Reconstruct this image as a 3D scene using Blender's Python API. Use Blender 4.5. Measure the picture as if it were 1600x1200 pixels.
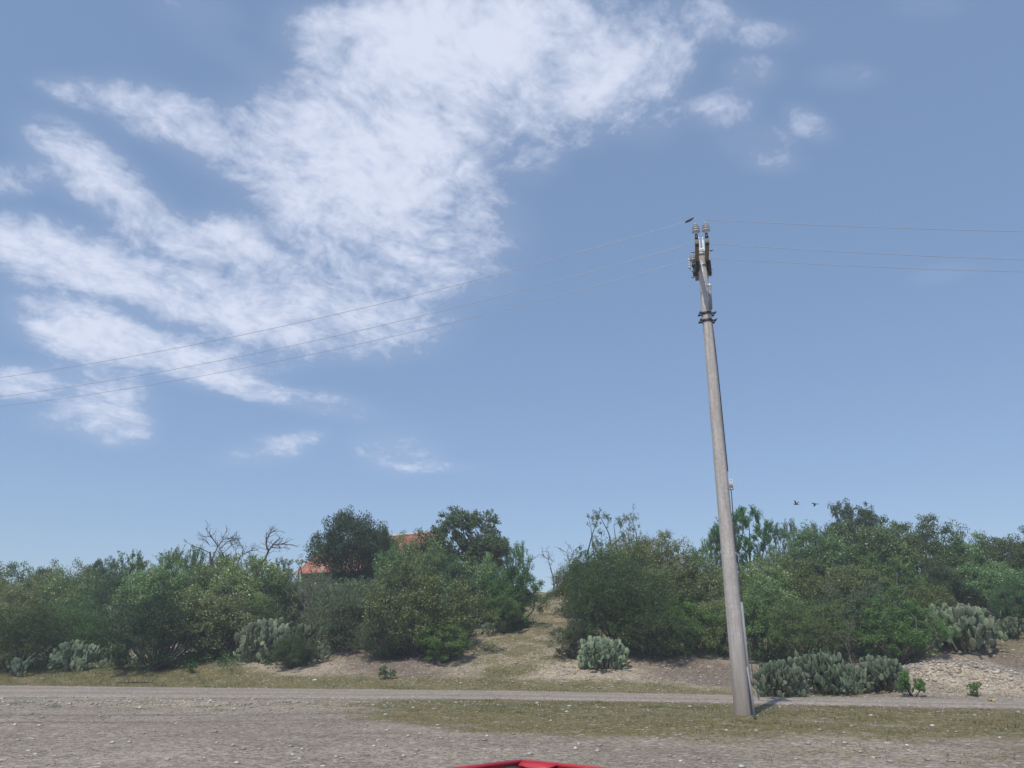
import bpy, math, random
import numpy as np
from mathutils import Vector, Matrix
SC = bpy.context.scene
for o in list(bpy.data.objects): bpy.data.objects.remove(o)
COL = SC.collection
R = math.radians

# ------------------------------------------------------------------ camera
CAMZ = 1.2; PITCH = R(19.2); FPX = 1208.0
cs, sn = math.cos(PITCH), math.sin(PITCH)
cam = bpy.data.cameras.new('camera'); camo = bpy.data.objects.new('camera', cam); COL.objects.link(camo)
cam.sensor_width = 36; cam.lens = FPX/1600*36; cam.clip_start = .05; cam.clip_end = 5000
camo.location = (0, 0, CAMZ); camo.rotation_euler = (R(90)+PITCH, 0, 0)
SC.camera = camo
SC.render.resolution_x = 1024; SC.render.resolution_y = 768
SC.view_settings.view_transform = 'Standard'; SC.view_settings.look = 'None'
SC.view_settings.gamma = 1; SC.view_settings.exposure = EXPOSURE = 0.0
SC.cycles.max_bounces = 6; SC.cycles.diffuse_bounces = 3; SC.cycles.transparent_max_bounces = 8
SC.cycles.volume_bounces = 0; HAZE = .0018

# ------------------------------------------------------------------ helpers for directions
def ray(px, py):
    u = (px-800)/FPX; v = (600-py)/FPX
    d = np.array([u, cs - v*sn, sn + v*cs]); return d/np.linalg.norm(d)

# ------------------------------------------------------------------ sun
SUN_TO = Vector((-.42*math.cos(R(60)), -.907*math.cos(R(60)), math.sin(R(60)))).normalized()
sun = bpy.data.lights.new('sun', 'SUN'); sun.energy = 3.35; sun.angle = R(.6); sun.color = (1, .94, .84)
suno = bpy.data.objects.new('sun', sun); COL.objects.link(suno)
suno.rotation_euler = (-SUN_TO).to_track_quat('-Z', 'Y').to_euler()

# ------------------------------------------------------------------ sky and clouds (world)
W = bpy.data.worlds.new('World'); SC.world = W; W.use_nodes = True
nt = W.node_tree; nt.nodes.clear(); N = nt.nodes; L = nt.links
def nd(t, **k):
    n = N.new(t)
    for a, b in k.items(): setattr(n, a, b)
    return n
def mth(op, a, b=None, c=None, clamp=False):
    n = N.new('ShaderNodeMath'); n.operation = op; n.use_clamp = clamp
    for i, q in enumerate((a, b, c)):
        if q is None: continue
        if isinstance(q, (int, float)): n.inputs[i].default_value = q
        else: L.new(q, n.inputs[i])
    return n.outputs[0]
sky = nd('ShaderNodeTexSky', sky_type='NISHITA', sun_disc=False)
sky.sun_elevation = R(60); sky.sun_rotation = math.atan2(SUN_TO.x, SUN_TO.y)
sky.altitude = 300; sky.air_density = 1.0; sky.dust_density = .6; sky.ozone_density = 1.6
tc = nd('ShaderNodeTexCoord'); sep = nd('ShaderNodeSeparateXYZ'); L.new(tc.outputs['Generated'], sep.inputs[0])
zc = mth('MAXIMUM', sep.outputs[2], .04)
comb = nd('ShaderNodeCombineXYZ')
L.new(mth('DIVIDE', sep.outputs[0], zc), comb.inputs[0]); L.new(mth('DIVIDE', sep.outputs[1], zc), comb.inputs[1])
P = comb.outputs[0]                                   # a point on a flat cloud sheet overhead, in units of its height
def sheet(px, py): d = ray(px, py); return np.array([d[0]/d[2], d[1]/d[2]])
def blob_basis(px, py, a, b, ang):
    c = sheet(px, py); t = R(ang); ex = np.array([math.cos(t), math.sin(t)]); ey = np.array([-math.sin(t), math.cos(t)])
    A = np.stack([(sheet(px+ex[0]*a*.5, py+ex[1]*a*.5)-c)*2, (sheet(px+ey[0]*b*.5, py+ey[1]*b*.5)-c)*2], 1)
    U, S, _ = np.linalg.svd(A)
    if np.linalg.det(U) < 0: U[:, 1] *= -1
    return c, math.atan2(U[1, 0], U[0, 0]), S
# cloud banks: where, half length, half width, tilt, amount
BL = [(560,90,120,75,0,.8),(690,60,140,90,8,1.15),(500,50,70,45,10,.4),(800,20,170,75,-10,.95),(740,170,90,110,40,.5),(480,200,110,60,20,.75),(600,240,125,80,22,.95),(690,200,90,70,30,.6),
      (140,148,80,24,12,.55),(240,180,95,42,20,.72),(350,225,100,52,24,.75),(450,270,110,62,25,.72),(540,320,110,66,25,.6),(130,265,95,52,35,.7),(230,345,130,42,38,.62),
      (690,300,150,60,30,.55),(600,380,190,90,20,.62),(520,480,190,75,12,.62),(70,400,120,48,12,.9),(210,440,170,45,20,.85),
      (370,480,130,45,15,.7),(130,520,105,52,15,.82),(260,555,180,38,18,.82),(360,380,70,40,20,.6),(590,520,90,50,-10,.4),
      (20,280,60,28,0,.5),(30,598,80,28,0,.75),(165,625,75,45,20,.68),(110,655,65,26,0,.5),(180,675,60,28,0,.62),
      (390,605,85,20,18,.66),(520,635,80,22,10,.42),(420,705,85,24,-10,.36),(620,705,70,38,5,.42),(690,730,65,10,0,.26),(465,690,50,14,-20,.26),(360,380,60,34,20,.4),(400,520,120,60,15,.5),
      (920,120,75,55,0,.72),(860,180,100,52,10,.66),(950,60,80,50,20,.5),(1035,90,60,80,10,.48),(1110,30,80,40,20,.32),
      (1175,112,46,28,0,.5),(1130,170,56,32,-10,.54),(1265,193,44,22,30,.46),(1200,55,60,24,0,.38),(1450,10,60,22,0,.24),
      (1185,220,70,30,0,.26),(1210,255,50,18,0,.28),(1320,120,60,22,0,.22),(830,240,50,50,40,.42),(760,120,80,80,0,.4),
      (1470,428,55,16,-10,.2),(1010,180,60,50,0,.34),(60,880,120,14,0,.0),(710,500,26,14,0,.16),(310,10,80,26,20,.22),(340,70,120,26,30,.18)]
acc = None
for (px, py, a, b, ang, st) in BL:
    if st <= 0: continue
    c, rot, S = blob_basis(px, py, a, b, ang)
    m = nd('ShaderNodeMapping', vector_type='TEXTURE'); L.new(P, m.inputs[0])
    m.inputs['Location'].default_value = (c[0], c[1], 0); m.inputs['Rotation'].default_value = (0, 0, rot); m.inputs['Scale'].default_value = (S[0]*1.6, S[1]*1.65, 1)
    ln = nd('ShaderNodeVectorMath', operation='LENGTH'); L.new(m.outputs[0], ln.inputs[0])
    mr = nd('ShaderNodeMapRange', interpolation_type='SMOOTHERSTEP'); L.new(ln.outputs['Value'], mr.inputs[0])
    mr.inputs[1].default_value = 1.0; mr.inputs[2].default_value = .1; mr.inputs[3].default_value = 0; mr.inputs[4].default_value = st
    if acc is None: acc = mr.outputs[0]
    else:                                             # 1-(1-a)(1-b): banks merge softly
        acc = mth('SUBTRACT', mth('ADD', acc, mr.outputs[0]), mth('MULTIPLY', acc, mr.outputs[0]))
def noise(scale, detail, rough, vec, dist=0., stretch=None):
    n = nd('ShaderNodeTexNoise'); n.inputs['Scale'].default_value = scale; n.inputs['Detail'].default_value = detail
    n.inputs['Roughness'].default_value = rough; n.inputs['Distortion'].default_value = dist
    if stretch:
        m = nd('ShaderNodeMapping', vector_type='TEXTURE'); L.new(vec, m.inputs[0])
        m.inputs['Rotation'].default_value = (0, 0, stretch[0]); m.inputs['Scale'].default_value = (stretch[1], 1, 1); vec = m.outputs[0]
    L.new(vec, n.inputs['Vector']); return n
zc2 = mth('ADD', mth('MAXIMUM', sep.outputs[2], .0), .32); cb2 = nd('ShaderNodeCombineXYZ')
L.new(mth('DIVIDE', sep.outputs[0], zc2), cb2.inputs[0]); L.new(mth('DIVIDE', sep.outputs[1], zc2), cb2.inputs[1]); P = cb2.outputs[0]
def sheet2(px, py): d = ray(px, py); return np.array([d[0]/(d[2]+.32), d[1]/(d[2]+.32)])
q0 = sheet2(250, 200); q1 = sheet2(350, 240); SA = math.atan2(q1[1]-q0[1], q1[0]-q0[0])
w1 = noise(5.0, 3, .5, P)
vm = nd('ShaderNodeVectorMath', operation='MULTIPLY_ADD'); L.new(w1.outputs['Color'], vm.inputs[0]); vm.inputs[1].default_value = (.10, .10, 0); L.new(P, vm.inputs[2])
PW = vm.outputs[0]
nA = noise(8.0, 9, .60, PW, 0, (SA, 1.5)).outputs[0]
nB = noise(23, 6, .62, PW, 0, (SA, 1.0)).outputs[0]
nC = noise(60, 4, .6, PW, 0, (SA, 1.0)).outputs[0]
nz = mth('ADD', mth('MULTIPLY', nA, .5), mth('ADD', mth('MULTIPLY', nB, .34), mth('MULTIPLY', nC, .16)))
dens = mth('MULTIPLY_ADD', mth('SUBTRACT', nz, .5), 3.3, acc)
gate = nd('ShaderNodeMapRange', interpolation_type='SMOOTHSTEP'); L.new(acc, gate.inputs[0]); gate.inputs[1].default_value = .0; gate.inputs[2].default_value = .35
cov = nd('ShaderNodeMapRange', interpolation_type='SMOOTHSTEP'); L.new(dens, cov.inputs[0]); cov.inputs[1].default_value = .10; cov.inputs[2].default_value = 1.22
cov.inputs[4].default_value = .95
covf = mth('MULTIPLY', cov.outputs[0], gate.outputs[0], clamp=True)
thin = mth('MULTIPLY', nA, mth('MULTIPLY', acc, .5)); covf = mth('MAXIMUM', covf, thin)
SKY_TINT = (1.0, .99, 1.0); SKY_STR = .15; CLOUD = (4.9, 5.25, 6.3)
tint = nd('ShaderNodeMix', data_type='RGBA', blend_type='MULTIPLY'); tint.inputs[0].default_value = 1; L.new(sky.outputs[0], tint.inputs[6]); tint.inputs[7].default_value = (*SKY_TINT, 1)
mix = nd('ShaderNodeMix', data_type='RGBA'); L.new(covf, mix.inputs[0]); veil = nd('ShaderNodeMix', data_type='RGBA'); veil.inputs[0].default_value = .52; L.new(tint.outputs[2], veil.inputs[6]); veil.inputs[7].default_value = (1.66, 2.46, 3.92, 1); L.new(veil.outputs[2], mix.inputs[6]); mix.inputs[7].default_value = (*CLOUD, 1)
bg = nd('ShaderNodeBackground'); bg.inputs[1].default_value = SKY_STR; L.new(mix.outputs[2], bg.inputs[0])
wo = nd('ShaderNodeOutputWorld'); L.new(bg.outputs[0], wo.inputs[0])
W.cycles.sampling_method = 'MANUAL'; W.cycles.sample_map_resolution = 512

# ------------------------------------------------------------------ terrain
RX = np.array([-600, -80, -40, -17.5, 0, 12.8, 25, 80, 600.]); RC = np.array([130, 40, 32.5, 28.1, 25.4, 20.6, 17.5, 9, -60.])
RH = np.array([4, 4, 3.9, 3.7, 2.3, 1.75, 1.7, 1.7, 1.7])
def road_c(x): return np.interp(x, RX, RC)
def road_h(x): return np.interp(x, RX, RH)
def sm(a, b, x): t = np.clip((x-a)/(b-a), 0, 1); return t*t*(3-2*t)
def wob(x, y, f, seed=0):
    return (np.sin(x*f+seed*1.7)*np.cos(y*f*1.13+seed*2.3)+.5*np.sin(x*f*2.1+y*f*1.7+seed)+.35*np.sin(y*f*3.3-x*f*2.9+seed*3.1))/1.85
def height(x, y):
    x = np.asarray(x, float); y = np.asarray(y, float)
    s = y-(road_c(x)+road_h(x))
    s0 = s; sh = np.interp(x, [1, 8, 12], [0, 3.6, 4.6]); s = s-sh*sm(0, 6, s); 
    z = np.interp(s, [0, .8, 3, 5.5, 10, 16, 23, 32, 45, 80, 300], [0, .03, .4, 1.0, 2.1, 3.35, 4.65, 5.4, 5.8, 6.0, 6.0])
    amp = np.interp(x, [-60, -30, -18, -8, 2, 12, 20, 40], [.62, .68, .78, .98, 1.0, 1.08, 1.15, 1.1])
    z = z*amp
    z = z+.06*sh*sm(.5, 5, s0)*sm(14, 7, s0); s = s0
    k = sm(.6, 6, s)
    z = z+k*(.16*wob(x, y, .55, 1)+.06*wob(x, y, 1.9, 2))
    near = sm(-.5, -5, s+2*road_h(x))
    z = z+near*.035*wob(x, y, .5, 4)
    # spoil heap of broken stone by the road and the scraped pad behind it, far right
    z = z+.75*np.exp(-(((x-14.2)/2.4)**2+((y-26.3)/1.5)**2))*sm(0, 1.5, s)
    return z
def ground_at(px, py, lo=5., hi=140.):
    d = ray(px, py); t = lo
    while t < hi:
        p = d*t
        if CAMZ+p[2] <= float(height(p[0], p[1])): return p[0], p[1]
        t += .05
    return d[0]*hi, d[1]*hi
def x_at(px, Y, z=None):
    x = (px-800)/FPX*Y
    for _ in range(6):
        zz = float(height(x, Y)) if z is None else z
        x = (px-800)/FPX*(Y*cs+(zz-CAMZ)*sn)
    return x
def z_at(py, Y): v = (600-py)/FPX; return CAMZ+Y*(sn+v*cs)/(cs-v*sn)
def depth(Y, z): return Y*cs+(z-CAMZ)*sn

# ------------------------------------------------------------------ materials
def mat(name):
    m = bpy.data.materials.new(name); m.use_nodes = True; t = m.node_tree; b = t.nodes['Principled BSDF']
    return m, t, b
def simple(name, col, rough=.7, metal=0., var=.15, scale=8., bump=.0, streak=None):
    m, t, b = mat(name); b.inputs['Roughness'].default_value = rough; b.inputs['Metallic'].default_value = metal
    c = t.nodes.new('ShaderNodeTexCoord'); n = t.nodes.new('ShaderNodeTexNoise'); n.inputs['Scale'].default_value = scale; n.inputs['Detail'].default_value = 6
    src = c.outputs['Object']
    if streak:
        mp = t.nodes.new('ShaderNodeMapping'); mp.inputs['Scale'].default_value = streak; t.links.new(src, mp.inputs[0]); src = mp.outputs[0]
    t.links.new(src, n.inputs['Vector'])
    r = t.nodes.new('ShaderNodeValToRGB'); t.links.new(n.outputs[0], r.inputs[0])
    r.color_ramp.elements[0].position = .3; r.color_ramp.elements[1].position = .7
    r.color_ramp.elements[0].color = (*[q*(1-var) for q in col], 1); r.color_ramp.elements[1].color = (*[min(1, q*(1+var)) for q in col], 1)
    t.links.new(r.outputs[0], b.inputs['Base Color'])
    if bump:
        bp = t.nodes.new('ShaderNodeBump'); bp.inputs['Strength'].default_value = bump; t.links.new(n.outputs[0], bp.inputs['Height']); t.links.new(bp.outputs[0], b.inputs['Normal'])
    return m
def leafmat(name, c1, c2, c3, transl=.3, rough=.6):
    """colour runs c1..c2 with the per-leaf value; the palest leaves c3; each plant shifts a little."""
    m, t, b = mat(name); N_, L_ = t.nodes, t.links
    at = N_.new('ShaderNodeAttribute'); at.attribute_name = 'tint'
    r = N_.new('ShaderNodeValToRGB'); L_.new(at.outputs['Fac'], r.inputs[0]); e = r.color_ramp.elements
    e[0].color = (*c1, 1); e[0].position = 0; e[1].color = (*c3, 1); e[1].position = 1
    k = e.new(.58); k.color = (*c2, 1); k = e.new(.9); k.color = (*c2, 1)
    oi = N_.new('ShaderNodeObjectInfo'); hs = N_.new('ShaderNodeHueSaturation'); wn = N_.new('ShaderNodeTexWhiteNoise'); wn.noise_dimensions = '1D'; L_.new(oi.outputs['Random'], wn.inputs['W'])
    mr = N_.new('ShaderNodeMapRange'); L_.new(oi.outputs['Random'], mr.inputs[0]); mr.inputs[3].default_value = .476; mr.inputs[4].default_value = .524
    mv = N_.new('ShaderNodeMapRange'); L_.new(wn.outputs['Value'], mv.inputs[0]); mv.inputs[3].default_value = .84; mv.inputs[4].default_value = 1.5
    L_.new(mr.outputs[0], hs.inputs['Hue']); L_.new(mv.outputs[0], hs.inputs['Value']); hs.inputs['Saturation'].default_value = 1.2; L_.new(r.outputs[0], hs.inputs['Color'])
    L_.new(hs.outputs[0], b.inputs['Base Color']); b.inputs['Roughness'].default_value = rough
    b.inputs['Specular IOR Level'].default_value = .35
    tr = N_.new('ShaderNodeBsdfTranslucent'); L_.new(hs.outputs[0], tr.inputs[0])
    ms = N_.new('ShaderNodeMixShader'); ms.inputs[0].default_value = transl; L_.new(b.outputs[0], ms.inputs[1]); L_.new(tr.outputs[0], ms.inputs[2])
    L_.new(ms.outputs[0], N_['Material Output'].inputs[0]); return m
M = {
 'broad': leafmat('broad_leaf', (.062,.104,.042), (.178,.245,.110), (.52,.55,.42)),
 'olive': leafmat('olive_leaf', (.078,.104,.048), (.212,.246,.118), (.44,.46,.32)),
 'feather': leafmat('fine_leaf', (.050,.088,.038), (.136,.198,.086), (.18,.22,.12)),
 'bright': leafmat('bright_leaf', (.052,.100,.036), (.140,.222,.084), (.22,.28,.12)),
 'dark': leafmat('dark_leaf', (.042,.073,.036), (.098,.142,.070), (.24,.28,.20)),
 'oak': leafmat('oak_leaf', (.032,.058,.030), (.066,.102,.052), (.16,.20,.12)),
 'sage': leafmat('sage_leaf', (.080,.110,.066), (.196,.240,.146), (.34,.38,.26)),
 'grass': leafmat('grass_blade', (.130,.118,.056), (.250,.205,.110), (.40,.35,.22), .25),
 'lush': leafmat('green_blade', (.060,.090,.028), (.115,.135,.050), (.22,.21,.11), .25),
 'cactus': leafmat('cactus_skin', (.095,.080,.060), (.118,.152,.102), (.20,.24,.15), 0., .55),
 'bark': simple('grey_bark', (.085,.072,.062), .9, 0, .35, 20, .4),
 'dead': simple('weathered_wood', (.13,.115,.105), .9, 0, .35, 20, .3),
 'twig': simple('dry_twig', (.20,.175,.155), .9, 0, .3, 14),
 'stone': simple('limestone', (.50,.465,.415), .9, 0, .22, 9, .4),
 'wire': simple('aluminium_wire', (.42,.45,.50), .55, .3, .1, 8),
 'steel': simple('galvanised_steel', (.34,.35,.36), .5, .55, .2, 20),
 'darksteel': simple('dark_steel', (.045,.047,.055), .55, .3, .25, 20),
 'porcelain': simple('glazed_porcelain', (.52,.53,.56), .25, 0, .08, 6),
 'whitecap': simple('white_painted_steel', (.82,.83,.84), .35, 0, .04, 6),
 'armwood': simple('weathered_crossarm', (.235,.205,.165), .85, 0, .3, 6, .2, (8, 1, 8)),
 'pvc': simple('grey_conduit', (.24,.26,.28), .6, 0, .1, 10),
 'cable': simple('dark_cable', (.05,.05,.06), .6, 0, .1, 10),
 'whitebox': simple('pale_bracket', (.55,.56,.58), .5, 0, .1, 10),
}
# concrete: long vertical weather streaks, pinkish grey
def concrete():
    m, t, b = mat('pole_concrete'); N_, L_ = t.nodes, t.links
    c = N_.new('ShaderNodeTexCoord'); mp = N_.new('ShaderNodeMapping'); mp.inputs['Scale'].default_value = (9, 9, .55); L_.new(c.outputs['Object'], mp.inputs[0])
    n = N_.new('ShaderNodeTexNoise'); n.inputs['Scale'].default_value = 2.2; n.inputs['Detail'].default_value = 8; n.inputs['Roughness'].default_value = .65; L_.new(mp.outputs[0], n.inputs[0])
    n2 = N_.new('ShaderNodeTexNoise'); n2.inputs['Scale'].default_value = 18; n2.inputs['Detail'].default_value = 5; L_.new(c.outputs['Object'], n2.inputs[0])
    r = N_.new('ShaderNodeValToRGB'); L_.new(n.outputs[0], r.inputs[0]); e = r.color_ramp.elements
    e[0].position = .32; e[0].color = (.36, .322, .298, 1); e[1].position = .68; e[1].color = (.60, .552, .52, 1)
    mx = N_.new('ShaderNodeMix'); mx.data_type = 'RGBA'; mx.blend_type = 'OVERLAY'; mx.inputs[0].default_value = .35
    L_.new(r.outputs[0], mx.inputs[6]); L_.new(n2.outputs[0], mx.inputs[7])
    sp = N_.new('ShaderNodeSeparateXYZ'); L_.new(c.outputs['Object'], sp.inputs[0]); ad = N_.new('ShaderNodeMath'); ad.operation = 'MULTIPLY_ADD'; L_.new(n2.outputs[0], ad.inputs[0]); ad.inputs[1].default_value = -1.6; L_.new(sp.outputs[2], ad.inputs[2])
    dm = N_.new('ShaderNodeMapRange'); L_.new(ad.outputs[0], dm.inputs[0]); dm.inputs[1].default_value = -.75; dm.inputs[2].default_value = .7; dm.inputs[3].default_value = .75; dm.inputs[4].default_value = 0
    n3 = N_.new('ShaderNodeTexNoise'); n3.inputs['Scale'].default_value = 1.3; n3.inputs['Detail'].default_value = 5; L_.new(c.outputs['Object'], n3.inputs[0])
    bl = N_.new('ShaderNodeMapRange'); L_.new(n3.outputs[0], bl.inputs[0]); bl.inputs[1].default_value = .52; bl.inputs[2].default_value = .68; bl.inputs[4].default_value = .45
    m2 = N_.new('ShaderNodeMix'); m2.data_type = 'RGBA'; L_.new(bl.outputs[0], m2.inputs[0]); L_.new(mx.outputs[2], m2.inputs[6]); m2.inputs[7].default_value = (.38, .35, .33, 1)
    m3 = N_.new('ShaderNodeMix'); m3.data_type = 'RGBA'; L_.new(dm.outputs[0], m3.inputs[0]); L_.new(m2.outputs[2], m3.inputs[6]); m3.inputs[7].default_value = (.22, .185, .15, 1); mx = m3
    L_.new(mx.outputs[2], b.inputs['Base Color']); b.inputs['Roughness'].default_value = .9
    bp = N_.new('ShaderNodeBump'); bp.inputs['Strength'].default_value = .35; bp.inputs['Distance'].default_value = .01; L_.new(n2.outputs[0], bp.inputs['Height']); L_.new(bp.outputs[0], b.inputs['Normal'])
    return m
M['concrete'] = concrete()
def ground_mat(name, road=False):
    m, t, b = mat(name); N_, L_ = t.nodes, t.links
    c = N_.new('ShaderNodeTexCoord'); co = c.outputs['Object']
    def no(s, d=6, r=.6, vec=None):
        n = N_.new('ShaderNodeTexNoise'); n.inputs['Scale'].default_value = s; n.inputs['Detail'].default_value = d; n.inputs['Roughness'].default_value = r; L_.new(vec or co, n.inputs[0]); return n.outputs[0]
    def ramp(f, a, ca, z, cz):
        r = N_.new('ShaderNodeValToRGB'); L_.new(f, r.inputs[0]); e = r.color_ramp.elements; e[0].position = a; e[1].position = z
        e[0].color = (*ca, 1) if isinstance(ca, tuple) else (ca,)*3+(1,); e[1].color = (*cz, 1) if isinstance(cz, tuple) else (cz,)*3+(1,); return r.outputs[0]
    def mx(f, a, z, bt='MIX'):
        x = N_.new('ShaderNodeMix'); x.data_type = 'RGBA'; x.blend_type = bt
        if isinstance(f, float): x.inputs[0].default_value = f
        else: L_.new(f, x.inputs[0])
        for i, q in ((6, a), (7, z)):
            if isinstance(q, tuple): x.inputs[i].default_value = (*q, 1)
            else: L_.new(q, x.inputs[i])
        return x.outputs[2]
    def ma(op, a, z):
        x = N_.new('ShaderNodeMath'); x.operation = op; x.use_clamp = True
        for i, q in ((0, a), (1, z)):
            if isinstance(q, float): x.inputs[i].default_value = q
            else: L_.new(q, x.inputs[i])
        return x.outputs[0]
    vo = N_.new('ShaderNodeTexVoronoi'); vo.inputs['Scale'].default_value = 22; L_.new(co, vo.inputs['Vector'])
    vo2 = N_.new('ShaderNodeTexVoronoi'); vo2.inputs['Scale'].default_value = 15; L_.new(co, vo2.inputs['Vector'])
    sepc = N_.new('ShaderNodeSeparateColor'); L_.new(vo.outputs['Color'], sepc.inputs[0])
    sepd = N_.new('ShaderNodeSeparateColor'); L_.new(vo2.outputs['Color'], sepd.inputs[0])
    big = no(.35, 5); mid = no(2.2, 6, .65); fine = no(30, 4, .7)
    if road: base = ramp(big, .35, (.265,.222,.185), .65, (.335,.288,.245))
    else: base = ramp(big, .35, (.200,.165,.130), .65, (.326,.278,.226))
    base = mx(ramp(mid, .35, 0., .7, .55), base, (.33,.290,.245) if not road else (.36,.315,.27))
    if not road:
        at = N_.new('ShaderNodeAttribute'); at.attribute_name = 'cover'; sc_ = N_.new('ShaderNodeSeparateColor'); L_.new(at.outputs['Color'], sc_.inputs[0])
        brk = no(5.5, 7, .7)
        def masked(ch, k=1.6):
            return ma('MULTIPLY', ma('SUBTRACT', ma('ADD', sc_.outputs[ch], ma('MULTIPLY', brk, .9)), .62), 2.6*k/1.6)
        base = mx(masked(1), base, ramp(mid, .3, (.30,.250,.195), .7, (.50,.42,.30)))       # pale stony bank
        base = mx(masked(2), base, ramp(mid, .3, (.17,.130,.102), .7, (.215,.175,.14)))       # bare brown earth
        base = mx(masked(0), base, ramp(brk, .35, (.125,.115,.052), .7, (.225,.190,.092)))      # dry grass mat
    if road:
        rt = N_.new('ShaderNodeAttribute'); rt.attribute_name = 'tint'
        base = mx(ma('MULTIPLY', rt.outputs['Fac'], ramp(mid, .3, .35, .7, .95)), base, (.235,.195,.160)); base = mx(ma('MULTIPLY', ramp(no(6, 5, .7), .5, 0., .62, .8), ma('SUBTRACT', 1., rt.outputs['Fac'])), base, (.43,.385,.33))
    speck = mx(ramp(sepc.outputs[0], .0, 0., 1., 1.), (.46, .46, .46), (1.56, 1.53, 1.49))
    base = mx(.75, base, speck, 'MULTIPLY')
    pale = ramp(sepd.outputs[1], .92, 0., .94, 1.); pale = ma('MULTIPLY', pale, ramp(mid, .45, .15, .6, .9))
    base = mx(pale, base, (.50,.46,.41))
    base = mx(.75, base, ramp(fine, .3, .55, .7, 1.35), 'MULTIPLY')
    L_.new(base, b.inputs['Base Color']); b.inputs['Roughness'].default_value = .95; b.inputs['Specular IOR Level'].default_value = .2
    bp = N_.new('ShaderNodeBump'); bp.inputs['Strength'].default_value = .85; bp.inputs['Distance'].default_value = .04
    hh = ma('ADD', ma('MULTIPLY', vo.outputs['Distance'], .5), ma('MULTIPLY', fine, .5)); L_.new(hh, bp.inputs['Height']); L_.new(bp.outputs[0], b.inputs['Normal'])
    return m
M['ground'] = ground_mat('gravelly_ground'); M['road'] = ground_mat('packed_caliche', True)

# ------------------------------------------------------------------ mesh helpers
def raw_mesh(name, V, F, m, smooth=False, tint=None):
    """V (n,3), F (k,3|4) arrays -> mesh"""
    V = np.asarray(V, np.float32); F = np.asarray(F, np.int32); k = F.shape[1]
    me = bpy.data.meshes.new(name); me.vertices.add(len(V)); me.vertices.foreach_set('co', V.ravel())
    me.loops.add(F.size); me.loops.foreach_set('vertex_index', F.ravel())
    me.polygons.add(len(F)); me.polygons.foreach_set('loop_start', np.arange(0, F.size, k, dtype=np.int32))
    if smooth: me.polygons.foreach_set('use_smooth', np.ones(len(F), bool))
    if tint is not None:
        a = me.attributes.new('tint', 'FLOAT', 'POINT'); a.data.foreach_set('value', np.asarray(tint, np.float32))
    me.update(); me.validate(); me.materials.append(m); return me
def link(name, me, parent=None, loc=(0,0,0)):
    o = bpy.data.objects.new(name, me); COL.objects.link(o); o.parent = parent; o.location = loc; return o
def tag(o, label=None, cat=None, group=None, kind=None):
    if label: o['label'] = label
    if cat: o['category'] = cat
    if group: o['group'] = group
    if kind: o['kind'] = kind
    return o
def empty(name, loc, rz=0.):
    o = bpy.data.objects.new(name, None); COL.objects.link(o); o.location = loc; o.rotation_euler = (0, 0, rz); o.empty_display_size = .2; return o
class MB:
    """collects tubes, boxes and lathes, built as one mesh of quads"""
    def __init__(s): s.V = []; s.F = []; s.n = 0
    def add(s, V, F): s.V.append(np.asarray(V, float)); s.F.append(np.asarray(F, int)+s.n); s.n += len(V)
    def tube(s, pts, rad, k=6, cap=True):
        pts = np.asarray(pts, float); n = len(pts); rad = np.broadcast_to(np.asarray(rad, float), (n,))
        T = np.gradient(pts, axis=0); T /= np.linalg.norm(T, axis=1)[:, None]+1e-9
        ref = np.array([0, 0, 1.]) if abs(T[0][2]) < .9 else np.array([1., 0, 0])
        A = np.cross(T, ref); A /= np.linalg.norm(A, axis=1)[:, None]+1e-9; B = np.cross(T, A)
        th = np.arange(k)/k*2*math.pi
        V = pts[:, None]+rad[:, None, None]*(np.cos(th)[None, :, None]*A[:, None]+np.sin(th)[None, :, None]*B[:, None])
        V = V.reshape(-1, 3); F = []
        for i in range(n-1):
            for j in range(k): F.append((i*k+j, i*k+(j+1) % k, (i+1)*k+(j+1) % k, (i+1)*k+j))
        if cap:
            V = np.vstack([V, pts[:1], pts[-1:]]); a = n*k; b = a+1
            for j in range(0, k, 2):
                F.append((a, (j+2) % k, (j+1) % k, j)); q = (n-1)*k; F.append((b, q+j, q+(j+1) % k, q+(j+2) % k))
        s.add(V, F); return s
    def lathe(s, prof, c=(0,0,0), k=12, axis=(0,0,1)):
        prof = np.asarray(prof, float); ax = Vector(axis).normalized(); q = Vector((0,0,1)).rotation_difference(ax).to_matrix()
        q = np.array(q); th = np.arange(k)/k*2*math.pi; n = len(prof)
        V = np.stack([prof[:, 0, None]*np.cos(th), prof[:, 0, None]*np.sin(th), np.repeat(prof[:, 1, None], k, 1)], -1).reshape(-1, 3)@q.T+np.array(c)
        F = [(i*k+j, i*k+(j+1) % k, (i+1)*k+(j+1) % k, (i+1)*k+j) for i in range(n-1) for j in range(k)]
        s.add(V, F); return s
    def box(s, c, d, rot=None):
        d = np.array(d)/2; V = np.array([(x, y, z) for x in (-1, 1) for y in (-1, 1) for z in (-1, 1)])*d
        if rot is not None: V = V@np.array(rot).T
        s.add(V+np.array(c), [(0,1,3,2),(4,6,7,5),(0,4,5,1),(2,3,7,6),(0,2,6,4),(1,5,7,3)]); return s
    def quad(s, a, b, c, d): s.add([a, b, c, d], [(0,1,2,3)]); return s
    def build(s, name, m, parent=None, smooth=False, bevel=0.):
        me = raw_mesh(name, np.vstack(s.V), np.vstack(s.F), m, smooth); o = link(name, me, parent)
        if bevel:
            b = o.modifiers.new('bevel', 'BEVEL'); b.width = bevel; b.segments = 2; b.limit_method = 'ANGLE'
        return o
def nrm(a): return a/(np.linalg.norm(a, axis=-1, keepdims=True)+1e-9)
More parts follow.
